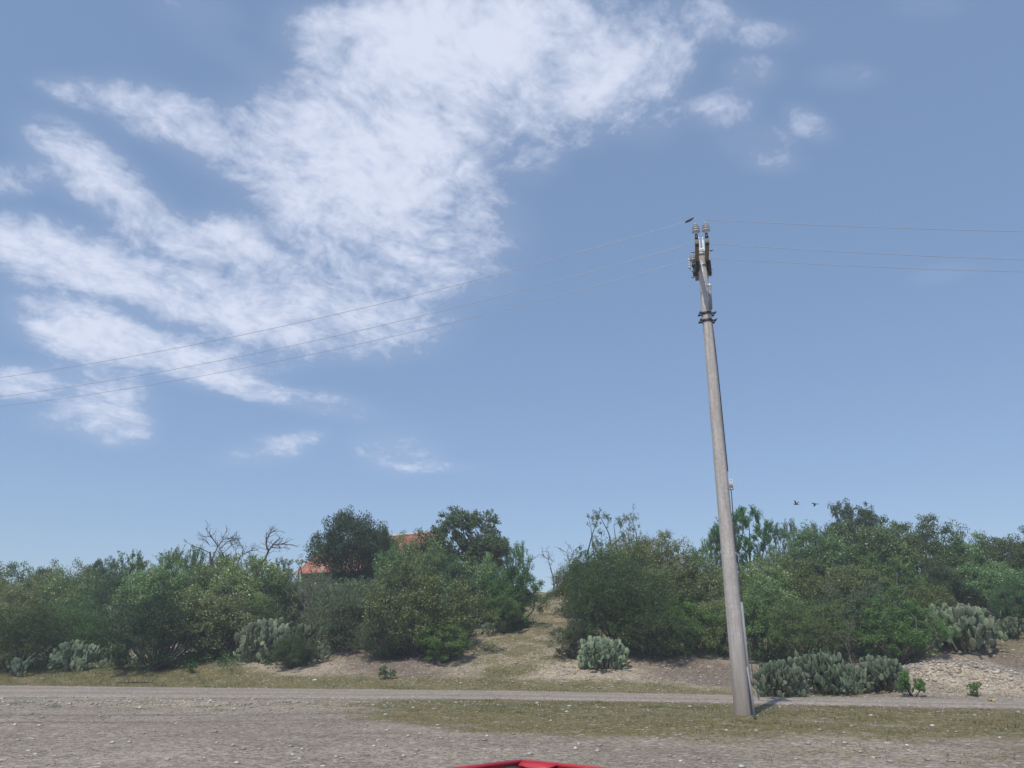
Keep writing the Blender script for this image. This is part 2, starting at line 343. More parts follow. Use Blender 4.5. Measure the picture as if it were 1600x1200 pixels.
def leaves(name, P_, T_, N_, l, w, tint, m):
    """one diamond leaf per row"""
    n = len(P_); T_ = nrm(T_); S = nrm(np.cross(N_, T_)); l = np.broadcast_to(l, (n,))[:, None]; w = np.broadcast_to(w, (n,))[:, None]
    V = np.stack([P_-T_*l/2, P_+S*w/2+T_*l*.08, P_+T_*l/2, P_-S*w/2+T_*l*.08], 1).reshape(-1, 3)
    return raw_mesh(name, V, np.arange(4*n).reshape(n, 4), m, tint=np.repeat(np.clip(tint, 0, 1), 4))
def blades(name, P_, T_, l, w, tint, m, rng):
    n = len(P_); T_ = nrm(T_); S = nrm(np.cross(T_, rng.normal(size=(n, 3))))*np.array([1, 1, .2]); l = l[:, None]; w = w[:, None]
    V = np.stack([P_-S*w/2, P_+S*w/2, P_+T_*l], 1).reshape(-1, 3)
    return raw_mesh(name, V, np.arange(3*n).reshape(n, 3), m, tint=np.repeat(np.clip(tint, 0, 1), 3))

# ------------------------------------------------------------------ ground, road
def axis(fine0, fine1, step, far0, far1):
    a = list(np.arange(fine0, fine1+1e-6, step)); d = step
    lo, hi = [], []; v = fine0
    while v > far0: d *= 1.25; v -= d; lo.append(v)
    v = fine1; d = step
    while v < far1: d *= 1.25; v += d; hi.append(v)
    return np.array(lo[::-1]+a+hi)
gx = axis(-34, 30, .25, -900, 900); gy = axis(6, 62, .25, -60, 1500)
X, Y = np.meshgrid(gx, gy); Z = height(X, Y); nx, ny = len(gx), len(gy)
ii = (np.arange(ny-1)[:, None]*nx+np.arange(nx-1)[None, :]).ravel()
gme = raw_mesh('ground', np.stack([X, Y, Z], -1).reshape(-1, 3), np.stack([ii, ii+1, ii+nx+1, ii+nx], 1), M['ground'], True)
def pxy(x, y, z): dd = depth(y, z); return 800+x/dd*FPX
def grass_amt(x, y):
    """how grassy the ground is, 0..1"""
    rn = road_c(x)-road_h(x); rf = road_c(x)+road_h(x); s = y-rf
    w_ = .5+.5*wob(x, y, .9, 7); w2 = .5+.5*wob(x, y, 2.3, 8)
    low = np.interp(x, [-6, -3.2, -1.2, 1, 4, 6.5, 9, 14, 20], [18.5, 16.2, 13.6, 12.6, 12.8, 12.6, 11.6, 12.3, 12.5])
    low = low+.45*wob(x, y, 1.1, 17)+.25*wob(x, y, 3.1, 18)
    strip = sm(-5.5, -1.0, x)*sm(low-.9, low+1.7, y)*sm(rn-.05, rn-.7, y)*np.clip(.15+.62*w_+.62*w2, .1, 1)
    fringe = .42*sm(-4, 0, x)*sm(8.5, 10.5, y)*sm(low+1, low-.5, y)*w2*sm(1, 4, x)
    left = .5*np.exp(-(((x+14.5)/2.2)**2+((y-20.6)/1.6)**2))+.30*sm(rn-4.5, rn-2, y)*sm(rn, rn-1, y)*w2*sm(-13, -6, x)
    vw = np.interp(x, [-14, -9], [7.5, 4.0])
    verge = sm(0, .4, s)*sm(vw, vw*.4, s)*(.62+.5*w_)*np.interp(x, [-40, -8, -2, 3, 8, 12], [1.05, .95, .78, .72, .45, .15])
    ul = x-np.interp(y, [28, 36, 50], [-.1, .2, .9])
    path = .62*sm(3, 6, s)*sm(3.2, 1.2, abs(ul))*(.4+.8*w2)
    green = .9*np.exp(-(((x+.2)/1.3)**2+((y-31.6)/1.2)**2))
    under = .6*sm(6, 12, s)*(.4+.6*w_)
    return np.clip(np.maximum.reduce([strip+left+fringe, verge, path, green, under]), 0, 1)
def stony_amt(x, y):
    s = y-(road_c(x)+road_h(x)); w_ = .5+.5*wob(x, y, 1.1, 12)
    bank = sm(.5, 1.8, s)*sm(11, 6, s)*np.interp(x, [-40, -14, -7, 0, 3, 8, 11, 17, 30], [.15, .3, .62, .95, .95, .5, .45, .7, .5])*(.55+.6*w_)
    pth = .75*sm(3, 5, s)*np.exp(-((x+.9-np.interp(y, [30, 45], [0, .5]))/.9)**2)*sm(26, 14, s)
    pall = .8*sm(2, 4, s)*sm(2.9, 1.6, abs(x-np.interp(y, [28, 36, 50], [-.1, .2, .9])))*(.75+.3*w_)
    pth2 = .5*sm(3, 5, s)*np.exp(-((x-1.6)/.6)**2)*sm(20, 10, s)
    heap = 1.1*np.exp(-(((x-14.2)/2.6)**2+((y-26.3)/2.)**2))
    rn = road_c(x)-road_h(x); lot = .55*np.exp(-((y-(rn-2.6))/2.3)**2)*sm(6, -2, x)*(y < rn)*(.5+.6*w_)
    return np.clip(np.maximum.reduce([bank, pth, pth2, pall, heap, lot]), 0, 1)
def brown_amt(x, y):
    s = y-(road_c(x)+road_h(x)); w_ = .5+.5*wob(x, y, .8, 22)
    b_ = sm(1.5, 3, s)*sm(9, 6, s)*np.interp(x, [-9, -7, -4, -1, 4, 7, 11, 13, 40], [0, .5, .85, .1, .2, .9, .8, .2, .2])*(.5+.6*w_)
    track = .75*np.maximum(np.exp(-((y-(17.6+.9*np.sin(x*.16+1)+.03*x))/.28)**2), np.exp(-((y-(15.9+.9*np.sin(x*.16+1)+.03*x))/.28)**2))*sm(2, -3, x)*(.5+.5*w_)
    damp = .6*sm(.1, .8, wob(x, y, .33, 71))*(y < 19)*sm(3, -3, x)
    b_ = np.maximum(b_, np.maximum(track, damp))
    pad = .95*sm(16.5, 18, x-.15*(y-28))*sm(24, 26, y)*sm(38, 34, y)
    und = .8*sm(7, 12, s)*sm(2.8, 4.2, abs(x-.3))
    return np.clip(np.maximum.reduce([b_, pad, und]), 0, 1)
ca = gme.color_attributes.new('cover', 'FLOAT_COLOR', 'POINT')
cov_ = np.stack([grass_amt(X, Y), stony_amt(X, Y), brown_amt(X, Y), np.ones_like(X)], -1).astype(np.float32)
ca.data.foreach_set('color', cov_.ravel())
tag(link('ground', gme), kind='structure')
rng = np.random.default_rng(5)
rx = axis(-60, 60, .2, -500, 500); rows = np.linspace(-1, 1, 17)
RXg, RRg = np.meshgrid(rx, rows); edge = 1+.05*wob(RXg, RRg*3, 1.3, 3)+.06*wob(RXg, RRg*5, 5.1, 9)+.04*wob(RXg, RRg*5, 13, 5)
YY = road_c(RXg)+RRg*road_h(RXg)*edge
rut = -.0*RRg
ZZ = .012+.02*(1-RRg**2)-.012*(np.exp(-((RRg-.42)/.14)**2)+np.exp(-((RRg+.42)/.14)**2))
ZZ = np.where(abs(RRg) > .99, .002, ZZ); nr = len(rx)
ii = (np.arange(len(rows)-1)[:, None]*nr+np.arange(nr-1)[None, :]).ravel()
tag(link('road', raw_mesh('road', np.stack([RXg, YY, ZZ], -1).reshape(-1, 3), np.stack([ii, ii+1, ii+nr+1, ii+nr], 1), M['road'], True, tint=(np.exp(-((abs(RRg+.04*wob(RXg, RRg, .6, 2))-.42)/.17)**2)).ravel())), kind='structure')

# ---- loose gravel: nobody could count it
def rockgeo(rng, n, P_, S_):
    """n squashed octahedra"""
    base = np.array([(1,0,0),(0,1,0),(-1,0,0),(0,-1,0),(0,0,.75),(0,0,-.6)], float)
    V = base[None]*(1+rng.uniform(-.35, .35, (n, 6, 1)))*S_[:, None, None]*np.array([1, 1, .6])
    a = rng.uniform(0, 6.28, n); c, s_ = np.cos(a)[:, None], np.sin(a)[:, None]
    x, y = V[..., 0]*c-V[..., 1]*s_, V[..., 0]*s_+V[..., 1]*c
    V = np.stack([x, y, V[..., 2]], -1)+P_[:, None]
    F = np.array([(0,1,4),(1,2,4),(2,3,4),(3,0,4),(1,0,5),(2,1,5),(3,2,5),(0,3,5)])
    return V.reshape(-1, 3), (F[None]+6*np.arange(n)[:, None, None]).reshape(-1, 3)
def scatter(rng, n, x0, x1, y0, y1, dens):
    x = rng.uniform(x0, x1, n); y = rng.uniform(y0, y1, n); k = rng.random(n) < dens(x, y); return x[k], y[k]
m_, t_, b_ = mat('gravel_stone'); at_ = t_.nodes.new('ShaderNodeAttribute'); at_.attribute_name = 'tint'
r_ = t_.nodes.new('ShaderNodeValToRGB'); e_ = r_.color_ramp.elements; e_[0].color = (.17,.15,.14,1); e_[1].color = (.62,.585,.53,1); k_ = e_.new(.6); k_.color = (.34,.305,.275,1)
t_.links.new(at_.outputs['Fac'], r_.inputs[0]); t_.links.new(r_.outputs[0], b_.inputs['Base Color']); b_.inputs['Roughness'].default_value = .9; M['gravel'] = m_
def on_view(x, y, m=1.5): return abs(x) < .70*y+m
def lot_d(x, y):
    rn = road_c(x)-road_h(x); return on_view(x, y)*(.25+.6*np.exp(-((y-(rn-2.2))/2.)**2)+.25*(wob(x, y, .7, 31) > .2))*np.where((y > rn) & (y < rn+2*road_h(x)), .12, 1)*(1-.8*grass_amt(x, y))
x, y = scatter(rng, 90000, -24, 24, 8.2, 34, lot_d); S_ = rng.uniform(.008, .022, len(x))*(1+.9*np.exp(-((y-(road_c(x)-road_h(x)-2.2))/1.8)**2)*(rng.random(len(x)) < .5))*(1+(rng.random(len(x)) < .06)*1.6)
x2, y2 = scatter(rng, 60000, -24, 24, 24, 50, lambda x, y: on_view(x, y)*np.clip(stony_amt(x, y)-.15, 0, 1)); S2 = rng.uniform(.015, .045, len(x2))*(1+(rng.random(len(x2)) < .05)*1.1)
x3, y3 = scatter(rng, 9000, 9.5, 19, 22, 30, lambda x, y: np.exp(-(((x-14.2)/2.4)**2+((y-26.)/1.6)**2))); S3 = rng.gamma(2., .011, len(x3))+.012
x4, y4 = scatter(rng, 9000, -22, 20, 20, 33, lambda x, y: np.exp(-((y-(road_c(x)+road_h(x)+.1))/.25)**2)+np.exp(-((y-(road_c(x)-road_h(x)-.1))/.3)**2)); S4 = rng.uniform(.015, .05, len(x4))
x, y, S_ = np.concatenate([x, x2, x3, x4]), np.concatenate([y, y2, y3, y4]), np.concatenate([S_, S2, S3, S4])
Pg = np.stack([x, y, height(x, y)+S_*.15], -1); V, F = rockgeo(rng, len(x), Pg, S_)
tg = np.clip(rng.beta(2, 3, len(x))+np.where(S_ > .03, .2, 0), 0, 1)
tag(link('gravel', raw_mesh('gravel', V, F, M['gravel'], tint=np.repeat(tg, 6))), 'loose pale gravel and stone chips strewn over the lot and bank', 'gravel', kind='stuff')

# ---- grass
def make_grass(name, x, y, hmin, hmax, m, label, per=7, spread=.06):
    n = len(x); X_ = np.repeat(x, per)+rng.normal(0, spread, n*per); Y_ = np.repeat(y, per)+rng.normal(0, spread, n*per)
    P_ = np.stack([X_, Y_, height(X_, Y_)-.005], -1); T_ = np.stack([rng.normal(0, .5, n*per), rng.normal(0, .5, n*per), np.ones(n*per)], -1)
    l = rng.uniform(hmin, hmax, n*per)*np.repeat(rng.uniform(.6, 1.3, n), per); w = rng.uniform(.006, .014, n*per)
    tint_ = np.repeat(rng.beta(2, 2, n), per)*.75+rng.uniform(0, .25, n*per)
    o = link(name, blades(name, P_, T_, l, w, tint_, m, rng)); tag(o, label, 'grass', kind='stuff')
rough = lambda x, y: np.clip(.5+.9*wob(x, y, 2.1, 40)+.6*wob(x, y, 6.3, 41), .06, 1)
x, y = scatter(rng, 46000, -8, 20, 8.5, 24, lambda x, y: on_view(x, y)*np.clip(grass_amt(x, y)-.1, 0, 1)*rough(x, y)*(y < road_c(x)-road_h(x)+.1)*.62)
make_grass('dry_grass', x, y, .025, .075, M['grass'], 'thin dry grass strip between the gravel lot and the dirt road', 6)
x, y = scatter(rng, 12000, -1, 20, 11, 24, lambda x, y: on_view(x, y)*np.clip(grass_amt(x, y)-.45, 0, 1)*(wob(x, y, 1.3, 44) > 0)*(y < road_c(x)-road_h(x)-.2))
make_grass('green_grass', x, y, .03, .085, M['lush'], 'greener grass tufts around the foot of the utility pole', 6)
x, y = scatter(rng, 46000, -27, 18, 23, 50, lambda x, y: on_view(x, y)*np.clip(grass_amt(x, y)-.15, 0, 1)*rough(x, y)*(y > road_c(x)+road_h(x)+.1)*sm(18, 14, y-road_c(x)-road_h(x)))
make_grass('verge_grass', x, y, .07, .2, M['grass'], 'straw coloured grass on the verge and the slope track', 6, .09)
x, y = scatter(rng, 22000, -27, 14, 23, 44, lambda x, y: on_view(x, y)*((np.exp(-(((x+.2)/1.3)**2+((y-31.6)/1.2)**2)) > rng.random(len(x)))|((y-road_c(x)-road_h(x) < np.interp(x, [-14, -9], [6., 2.5]))&(wob(x, y, 1.6, 55) > np.interp(x, [-14, -9], [-.25, .15]))))*(y > road_c(x)+road_h(x)+.15)*(y < road_c(x)+road_h(x)+7))
make_grass('weeds', x, y, .06, .18, M['lush'], 'green weeds on the far verge of the dirt road', 6, .08)
x, y = scatter(rng, 1500, -16, 6, 13, 23, lambda x, y: on_view(x, y)*np.exp(-((y-(road_c(x)-road_h(x)-3.2))/1.8)**2)*(wob(x, y, 1.7, 60) > -.1))
make_grass('lot_weeds', x, y, .02, .06, M['feather'], 'sparse low weeds growing through the gravel lot', 26, .09)

# ------------------------------------------------------------------ plants: shape library (metres, base at origin)
def skel(mb, base, tip, r0, r1, rng, n=5, bend=.12, k=5):
    base, tip = np.array(base, float), np.array(tip, float); t = np.linspace(0, 1, n)[:, None]; Lg = np.linalg.norm(tip-base)
    side = rng.normal(size=3)*Lg*bend; side[2] *= .4
    pts = base+(tip-base)*t+side*np.sin(t*math.pi)+rng.normal(size=(n, 3))*Lg*.02*np.sin(t*math.pi)
    mb.tube(pts, np.linspace(r0, r1, n), k, cap=False); return pts
def bush(seed, style, Wd, Ht, lobes, mname, clumps=24, per=95, leaf=(.085, .042), gap=0., low=.0, pale=.02, stems=None):
    """crown of many leaves gathered in clumps on lobes; stems reach every lobe"""
    rg = np.random.default_rng(seed); rad = Wd/2; P_, T_, N_, tn, ll = [], [], [], [], []; mb = MB()
    C = []; tries = 0
    while len(C) < lobes and tries < 4000:
        tries += 1
        v = rg.normal(size=3); v /= np.linalg.norm(v); q = rg.uniform(.35, 1)**.5
        z = Ht*(low+(1-low)*.44)+v[2]*q*Ht*(1-low)*.42; x_, y_ = v[0]*q*rad*.66, v[1]*q*rad*.66
        if style == 'tree': z = Ht*.62+v[2]*q*Ht*.27
        lr = rg.uniform(.26, .42)*min(rad, Ht*.75)
        if all(np.linalg.norm(np.array([x_, y_, z])-c[0]) > (lr+c[1])*.52 for c in C): C.append((np.array([x_, y_, z]), lr))
    if style == 'dome':                              # one lumpy rounded mass down to the ground
        C = []; ph_ = rg.uniform(0, 6.28, 6); nC = lobes*clumps
        for i in range(nC):
            v = rg.normal(size=3); v /= np.linalg.norm(v); v[2] = abs(v[2]) if rg.random() < .75 else v[2]
            th_ = math.atan2(v[1], v[0]); lump = 1+.16*math.sin(2*th_+ph_[0])+.14*math.sin(3*th_+ph_[1]+2*v[2])+.15*math.sin(6*v[2]+4*th_+ph_[2])+.13*math.sin(7*th_+ph_[3])*math.cos(6*v[2]+ph_[4])
            q = rg.uniform(.82, 1.02) if rg.random() < .8 else rg.uniform(.3, .85)
            c = np.array([v[0]*rad*q*lump*.9, v[1]*rad*q*lump*.9, Ht*low+(1-low)*(Ht*.36+v[2]*Ht*(.58 if v[2] > 0 else .34)*q*lump)])
            C.append((c, rad*.5))
        stems = 5; clumps_ = 1
    else: clumps_ = clumps
    nst = stems or max(3, lobes//2)
    roots = [(rg.uniform(-.12, .12)*rad, rg.uniform(-.12, .12)*rad, -.05) for _ in range(nst)]
    for i, (c, lr) in enumerate(C):
        if style != 'dome' or i % 9 == 0: skel(mb, roots[i % nst], c, .028*Ht*.5+.012, .012, rg, 6, .14)
        for j in range(clumps_):
            v = rg.normal(size=3); v /= np.linalg.norm(v)
            if v[2] < -.25 and rg.random() < .5: v[2] *= -1
            p = c+v*lr*rg.uniform(.55, 1.08)*np.array([1, 1, .85]) if style != 'dome' else c.copy()
            if p[2] < .05: p[2] = rg.uniform(.08, .4)
            if j % 4 == 0 and style != 'dome': skel(mb, c, p, .010, .004, rg, 4, .1, 4)
            ct = rg.uniform(-.16, .16)
            if style in ('broad', 'tree', 'dome'):
                cr = lr*rg.uniform(.2, .38) if style != 'dome' else rad*rg.uniform(.11, .2); n = int(per*rg.uniform(.5, 1.3)*(cr/.3)**1.2/(1 if style == 'broad' else 1.15))+12
                if style == 'dome': n = int(per*rg.uniform(.7, 1.2))
                d = nrm(rg.normal(size=(n, 3))); q = p+d*cr*rg.random((n, 1))**.45*np.array([1, 1, .8])
                P_.append(q); T_.append(nrm(d*.5+rg.normal(size=(n, 3))*.8)); N_.append(nrm(d*.8+np.array([-.2, -.5, 1.0])+rg.normal(size=(n, 3))*.45))
                tn.append(.38+ct+rg.normal(0, .13, n)+np.where(rg.random(n) < pale, .6, 0)); ll.append(rg.uniform(.65, 1.25, n))
            else:                                     # feathery: leaflets along arching twigs
                nt_ = max(4, per//16)
                for _ in range(nt_):
                    d = nrm(v*.8+rg.normal(size=3)*.65+np.array([0, 0, .25])); Lt = lr*rg.uniform(.45, 1.05)
                    if style == 'up': d = nrm(v*np.array([.35, .35, .2])+rg.normal(size=3)*.22+np.array([0, 0, 1.1])); Lt *= 1.25
                    m_n = 17; t = rg.random(m_n)[:, None]; arch = np.array([0, 0, -.28*Lt])*t**2
                    q = p+d*Lt*t+arch+rg.normal(size=(m_n, 3))*.022
                    P_.append(q); T_.append(nrm(d+rg.normal(size=(m_n, 3))*.7)); N_.append(nrm(np.array([-.1, -.3, .9])+rg.normal(size=(m_n, 3))*.6))
                    tn.append(.38+ct+rg.normal(0, .12, m_n)+np.where(rg.random(m_n) < pale*.5, .6, 0)); ll.append(rg.uniform(.6, 1.3, m_n))
                    if rg.random() < .25: mb.tube(np.array([p, p+d*Lt*.5+arch[0]*.2, p+d*Lt*.92-np.array([0, 0, .2*Lt])]), [.005, .004, .002], 3, cap=False)
    P_, T_, N_ = np.vstack(P_), np.vstack(T_), np.vstack(N_); tn = np.concatenate(tn); ll = np.concatenate(ll)
    k = P_[:, 2] > .02; P_, T_, N_, tn, ll = P_[k], T_[k], N_[k], tn[k], ll[k]
    crown = leaves('crown', P_, T_, N_, ll*leaf[0], ll*leaf[1], tn, M[mname])
    trunk = raw_mesh('trunk', np.vstack(mb.V), np.vstack(mb.F), M['bark'], True)
    hi = np.percentile(P_[:, 2], 99.3); wd = np.percentile(P_[:, 0], 98.5)-np.percentile(P_[:, 0], 1.5)
    return dict(crown=crown, trunk=trunk, h=hi, w=wd)
LIB = {}
def lib(key, *a, **k): LIB.setdefault(key, []).append(bush(*a, **k))
for i in range(3): lib('broad', 10+i, 'dome', 4.2, 3.3, 11, 'broad', 26, 95, (.10, .052), pale=.09)
for i in range(2): lib('olive', 20+i, 'dome', 4.0, 2.8, 11, 'olive', 24, 95, (.09, .045), pale=.06)
for i in range(3): lib('feather', 30+i, 'feather', 4.2, 3.4, 12, 'feather', 26, 130, (.075, .028), pale=.02)
for i in range(2): lib('bright', 40+i, 'dome', 3.2, 2.8, 9, 'bright', 24, 100, (.085, .04), pale=.01)
for i in range(2): lib('dark', 50+i, 'dome', 4.4, 3.8, 13, 'dark', 26, 110, (.085, .045), pale=.015)
for i in range(2): lib('oak', 55+i, 'dome', 4.6, 4.0, 13, 'oak', 30, 105, (.095, .05), pale=.01, low=.34)
for i in range(2): lib('yellow', 58+i, 'dome', 3.6, 2.8, 10, 'olive', 24, 100, (.09, .042), pale=.03)
for i in range(2): lib('sage', 60+i, 'feather', 3.6, 2.4, 10, 'sage', 24, 120, (.075, .030), pale=.02)
for i in range(3): lib('tree', 70+i, 'tree', 4.8, 4.2, 15, 'dark', 22, 75, (.105, .060), pale=.02, stems=2)
for i in range(2): lib('sparse', 80+i, 'tree', 2.6, 3.6, 9, 'sage', 7, 42, (.09, .035), pale=.0, stems=2)
for i in range(2): lib('wispy', 90+i, 'up', 3.6, 3.2, 10, 'feather', 17, 110, (.085, .026), pale=.02)
for i in range(1): lib('willow', 95+i, 'up', 3.4, 4.6, 9, 'bright', 22, 140, (.10, .026), pale=.0, low=.3)
for i in range(2): lib('small', 97+i, 'up', 1.3, 1.1, 6, 'bright', 8, 80, (.09, .03), pale=.03)
CNT = {}
def plant(key, px, Y, top, wpx, name, label, cat='bush', group=None, rz=None, py=None, m=None, v=None):
    """column px, distance Y (or the pixel row py its foot stands on), height from the row of its top"""
    if py is not None: x, Y = ground_at(px, py)
    else: x = x_at(px, Y)
    z = float(height(x, Y)); i = CNT.get(key, 0) if v is None else v; CNT[key] = i+1; s = LIB[key][i % len(LIB[key])]
    hgt = max(.3, z_at(top, Y)-z); w = wpx/FPX*depth(Y, z+hgt*.5)
    r = empty(name, (x, Y, z), rz if rz is not None else (i*2.4+px*.013) % 6.28)
    sx = min(w/s['w'], 1.35*hgt/s['h']); r.scale = (sx, sx, hgt/s['h']); tag(r, label, cat, group or 'scrub bushes on the hillside')
    c = link('crown', s['crown'], r); t = link('trunk', s['trunk'], r)
    if m:                                            # its own leaf colour: a copy of the crown mesh with another leaf
        c.data = s['crown'].copy(); c.data.materials[0] = M[m]
    return r
# ---- bare dead trees, branching by hand-set forks
def dead_tree(name, px, Y, top, label, seed, lean=0., spread=1., fine=3, py=None, m='dead', cat='dead tree', r0=.07, group='dead trees on the skyline', wide=None):
    if py is not None: x, Y = ground_at(px, py)
    else: x = x_at(px, Y)
    z = float(height(x, Y)); H_ = z_at(top, Y)-z; rg = np.random.default_rng(seed); root = empty(name, (x, Y, z)); tag(root, label, cat, group)
    tm, bm_ = MB(), MB()
    def grow(p, d, Lg, r, lvl, mb):
        n = 6; pts = [p]; dd = d.copy()
        for i in range(n-1):
            dd = nrm(dd+rg.normal(size=3)*.24+np.array([0, 0, .05])); pts.append(pts[-1]+dd*Lg/(n-1))
        mb.tube(np.array(pts), np.linspace(r, r*.55, n), 5 if lvl < 2 else 4, cap=False)
        if lvl >= fine+1: return
        for j in range(3 if lvl < 2 else 4):
            q = pts[rg.integers(2, n)] if j else pts[-1]
            nd_ = nrm(dd*.55+np.array([rg.normal()*.95*spread, rg.normal()*.8*spread, rg.uniform(-.1, .75)])); grow(q, nd_, Lg*rg.uniform(.5, .78), r*.56, lvl+1, bm_)
    d0 = nrm(np.array([lean, 0., 1.])); grow(np.array([0, 0, -.05]), d0, H_*.5, r0*1.9, 0, tm)
    zz = np.vstack(bm_.V); f = H_/max(.1, zz[:, 2].max()); root.scale = (wide or f, wide or f, f)
    tm.build('trunk', M[m], root, True); bm_.build('branches', M[m], root, True); return root
# ---- prickly pear
def pads(seed, wd, ht, n0):
    rg = np.random.default_rng(seed); mb = MB(); tints = []
    k1, k2 = 10, 5; th = np.arange(k1)/k1*2*math.pi; ph = np.linspace(0, math.pi, k2+1)
    def pad(p, up, face, a, b, tn_):
        up = nrm(up); face = nrm(face-up*np.dot(face, up)); sd = np.cross(up, face); c = p+up*a*.92
        ring = []                                       # axis along face: thin direction
        for f in ph:
            ring.append([c+face*math.cos(f)*.020+math.sin(f)*(up*a*math.sin(t)*(1+.10*math.sin(t))+sd*b*math.cos(t)*(1+.12*math.sin(t))) for t in th])
        V = np.array(ring).reshape(-1, 3); F = [(i*k1+j, i*k1+(j+1) % k1, (i+1)*k1+(j+1) % k1, (i+1)*k1+j) for i in range(k2) for j in range(k1)]
        mb.add(V, F); tints.extend([tn_]*len(V)); return c
    def grow(p, up, lvl):
        a = rg.uniform(.13, .19); b = a*rg.uniform(.78, .95); f = nrm(np.array([rg.normal()*.8, -1+rg.normal()*.6, rg.normal()*.35]))
        c = pad(p, up, f, a, b, np.clip(rg.normal(.60, .14)-(.5 if lvl == 0 else .15 if lvl == 1 else 0), 0, 1)); sd = np.cross(nrm(up), f)
        if lvl >= 5 or c[2] > ht-.12: return
        for _ in range(rg.choice([1, 2, 2, 3] if lvl < 4 else [0, 1, 1])):
            t = rg.uniform(-1.5, 1.5); q = c+nrm(up)*a*math.cos(t)*.9+sd*b*math.sin(t)*.9
            out = np.array([q[0], q[1], 0]); nu = nrm(nrm(up)*.7+sd*math.sin(t)*.9+np.array([0, 0, .45])+rg.normal(size=3)*.38+out*.25); grow(q, nu, lvl+1)
    for i in range(n0):
        a = rg.uniform(0, 6.28); q = math.sqrt(rg.random())*wd*.42; p = np.array([math.cos(a)*q, math.sin(a)*q*.7, -.02]); grow(p, nrm(np.array([math.cos(a)*q*.9+rg.normal()*.25, math.sin(a)*q*.6+rg.normal()*.25, 1])), 0)
    me = raw_mesh('pads', np.vstack(mb.V), np.vstack(mb.F), M['cactus'], True, tints); V = np.vstack(mb.V)
    return dict(me=me, h=np.percentile(V[:, 2], 99.5), w=np.percentile(V[:, 0], 99)-np.percentile(V[:, 0], 1))
PADS = [pads(3, 1.5, 1.15, 11), pads(4, 1.2, 1.1, 9), pads(5, .6, .75, 4)]
def cactus(px, top, wpx, label, v=0, py=None, Y=None, rz=0., group='prickly pears among the scrub'):
    if py is not None: x, Y = ground_at(px, py)
    else: x = x_at(px, Y)
    z = float(height(x, Y)); s = PADS[v]; hgt = max(.25, z_at(top, Y)-z); w = wpx/FPX*depth(Y, z)
    o = link('prickly_pear', s['me'], None, (x, Y, z)); o.rotation_euler = (0, 0, rz); sx = w/s['w']; o.scale = (sx, sx, min(hgt/s['h'], 1.5*sx))
    tag(o, label, 'cactus', group); return o
# ------------------------------------------------------------------ plants standing on the hillside, far to near
B = plant
# far skyline, left
B('broad', 30, 52, 884, 110, 'shrub', 'rounded green shrub on the skyline at the far left edge')
B('olive', 100, 50, 882, 90, 'shrub', 'olive skyline shrub just left of the small tufted one')
B('tree', 138, 52, 874, 50, 'shrub', 'small tufted shrub poking above the left skyline')
B('wispy', 215, 47, 862, 105, 'mesquite_shrub', 'tall wispy grey-green mesquite left of the dead trees')
B('wispy', 268, 48, 857, 80, 'mesquite_shrub', 'wispy mesquite touching the left side of the dead trees', v=1)
B('sage', 325, 49, 868, 90, 'shrub', 'pale green shrub at the feet of the dead trees')
B('sparse', 458, 50, 866, 58, 'sapling', 'sparse broad-leaved sapling between the leaning dead tree and the red roof', 'sapling', 'trees on the skyline')
B('wispy', 405, 51, 868, 80, 'mesquite_shrub', 'thin pale mesquite behind the leaning dead tree', m='sage', v=0)
def bare_tree(px0, Yd, r0, lines, label, seed):
    """a dead tree whose limbs follow hand-set forks; points in eighths of a pixel from (280, 800)"""
    rg = np.random.default_rng(seed); P3 = lambda q, dy: np.array([x_at(280+q[0]/8, Yd, z_at(800+q[1]/8, Yd)), Yd+dy, z_at(800+q[1]/8, Yd)])
    b0 = P3(lines[0][0], 0); g = float(height(b0[0], Yd)); root = empty('dead_tree', (b0[0], Yd, g)); O_ = np.array([b0[0], Yd, g]); tag(root, label, 'dead tree', 'dead trees on the skyline')
    tm, bm_ = MB(), MB(); tm.tube([np.array([-.1, 0, -.05]), (b0-O_)*np.array([.6, 1, .5]), b0-O_, P3(lines[0][1], 0)-O_], [r0*1.25, r0*1.1, r0, r0*.9], 6, cap=False)
    dep = {}
    for li, ln in enumerate(lines):
        dy = dep.get(ln[0], 0.); dd = rg.normal()*.35; pts = []
        for i, q in enumerate(ln):
            d = dy+dd*i; dep.setdefault(q, d); pts.append(P3(q, d)-O_)
        ra = r0*(1 if li == 0 else .62 if li < 3 else .42); pts = np.array(pts); bm_.tube(pts, np.linspace(ra, ra*.35, len(pts)), 5, cap=False)
        for i in range(1, len(pts)):
            for _ in range(3):
                p = pts[i-1]+(pts[i]-pts[i-1])*rg.random(); d = nrm(pts[i]-pts[i-1])+rg.normal(size=3)*.8; d[2] += .3; d = nrm(d); l = rg.uniform(.25, .8)
                m_ = p+d*l*.5+rg.normal(size=3)*.05; e = m_+nrm(d+rg.normal(size=3)*.5)*l*.5; bm_.tube([p, m_, e], [.014, .010, .005], 4, cap=False)
                bm_.tube([m_, m_+nrm(d+rg.normal(size=3)*.9)*l*.4], [.009, .004], 3, cap=False)
    tm.build('trunk', M['bark'], root, True); bm_.build('branches', M['bark'], root, True)
bare_tree(0, 46, .06, [[(395,640),(385,500),(378,390)],[(378,390),(320,290),(300,240),(270,180)],[(378,390),(430,300),(480,280),(540,270),(570,330)],[(430,300),(450,260),(520,190)],[(320,290),(268,260)],[(330,310),(262,300)],[(378,410),(330,350),(272,338)],[(385,510),(290,465),(200,430),(130,390)],[(440,600),(540,470),(580,380),(620,330)],[(580,380),(560,300)]], 'bare dead tree with a tall forked crown above the left scrub', 3)
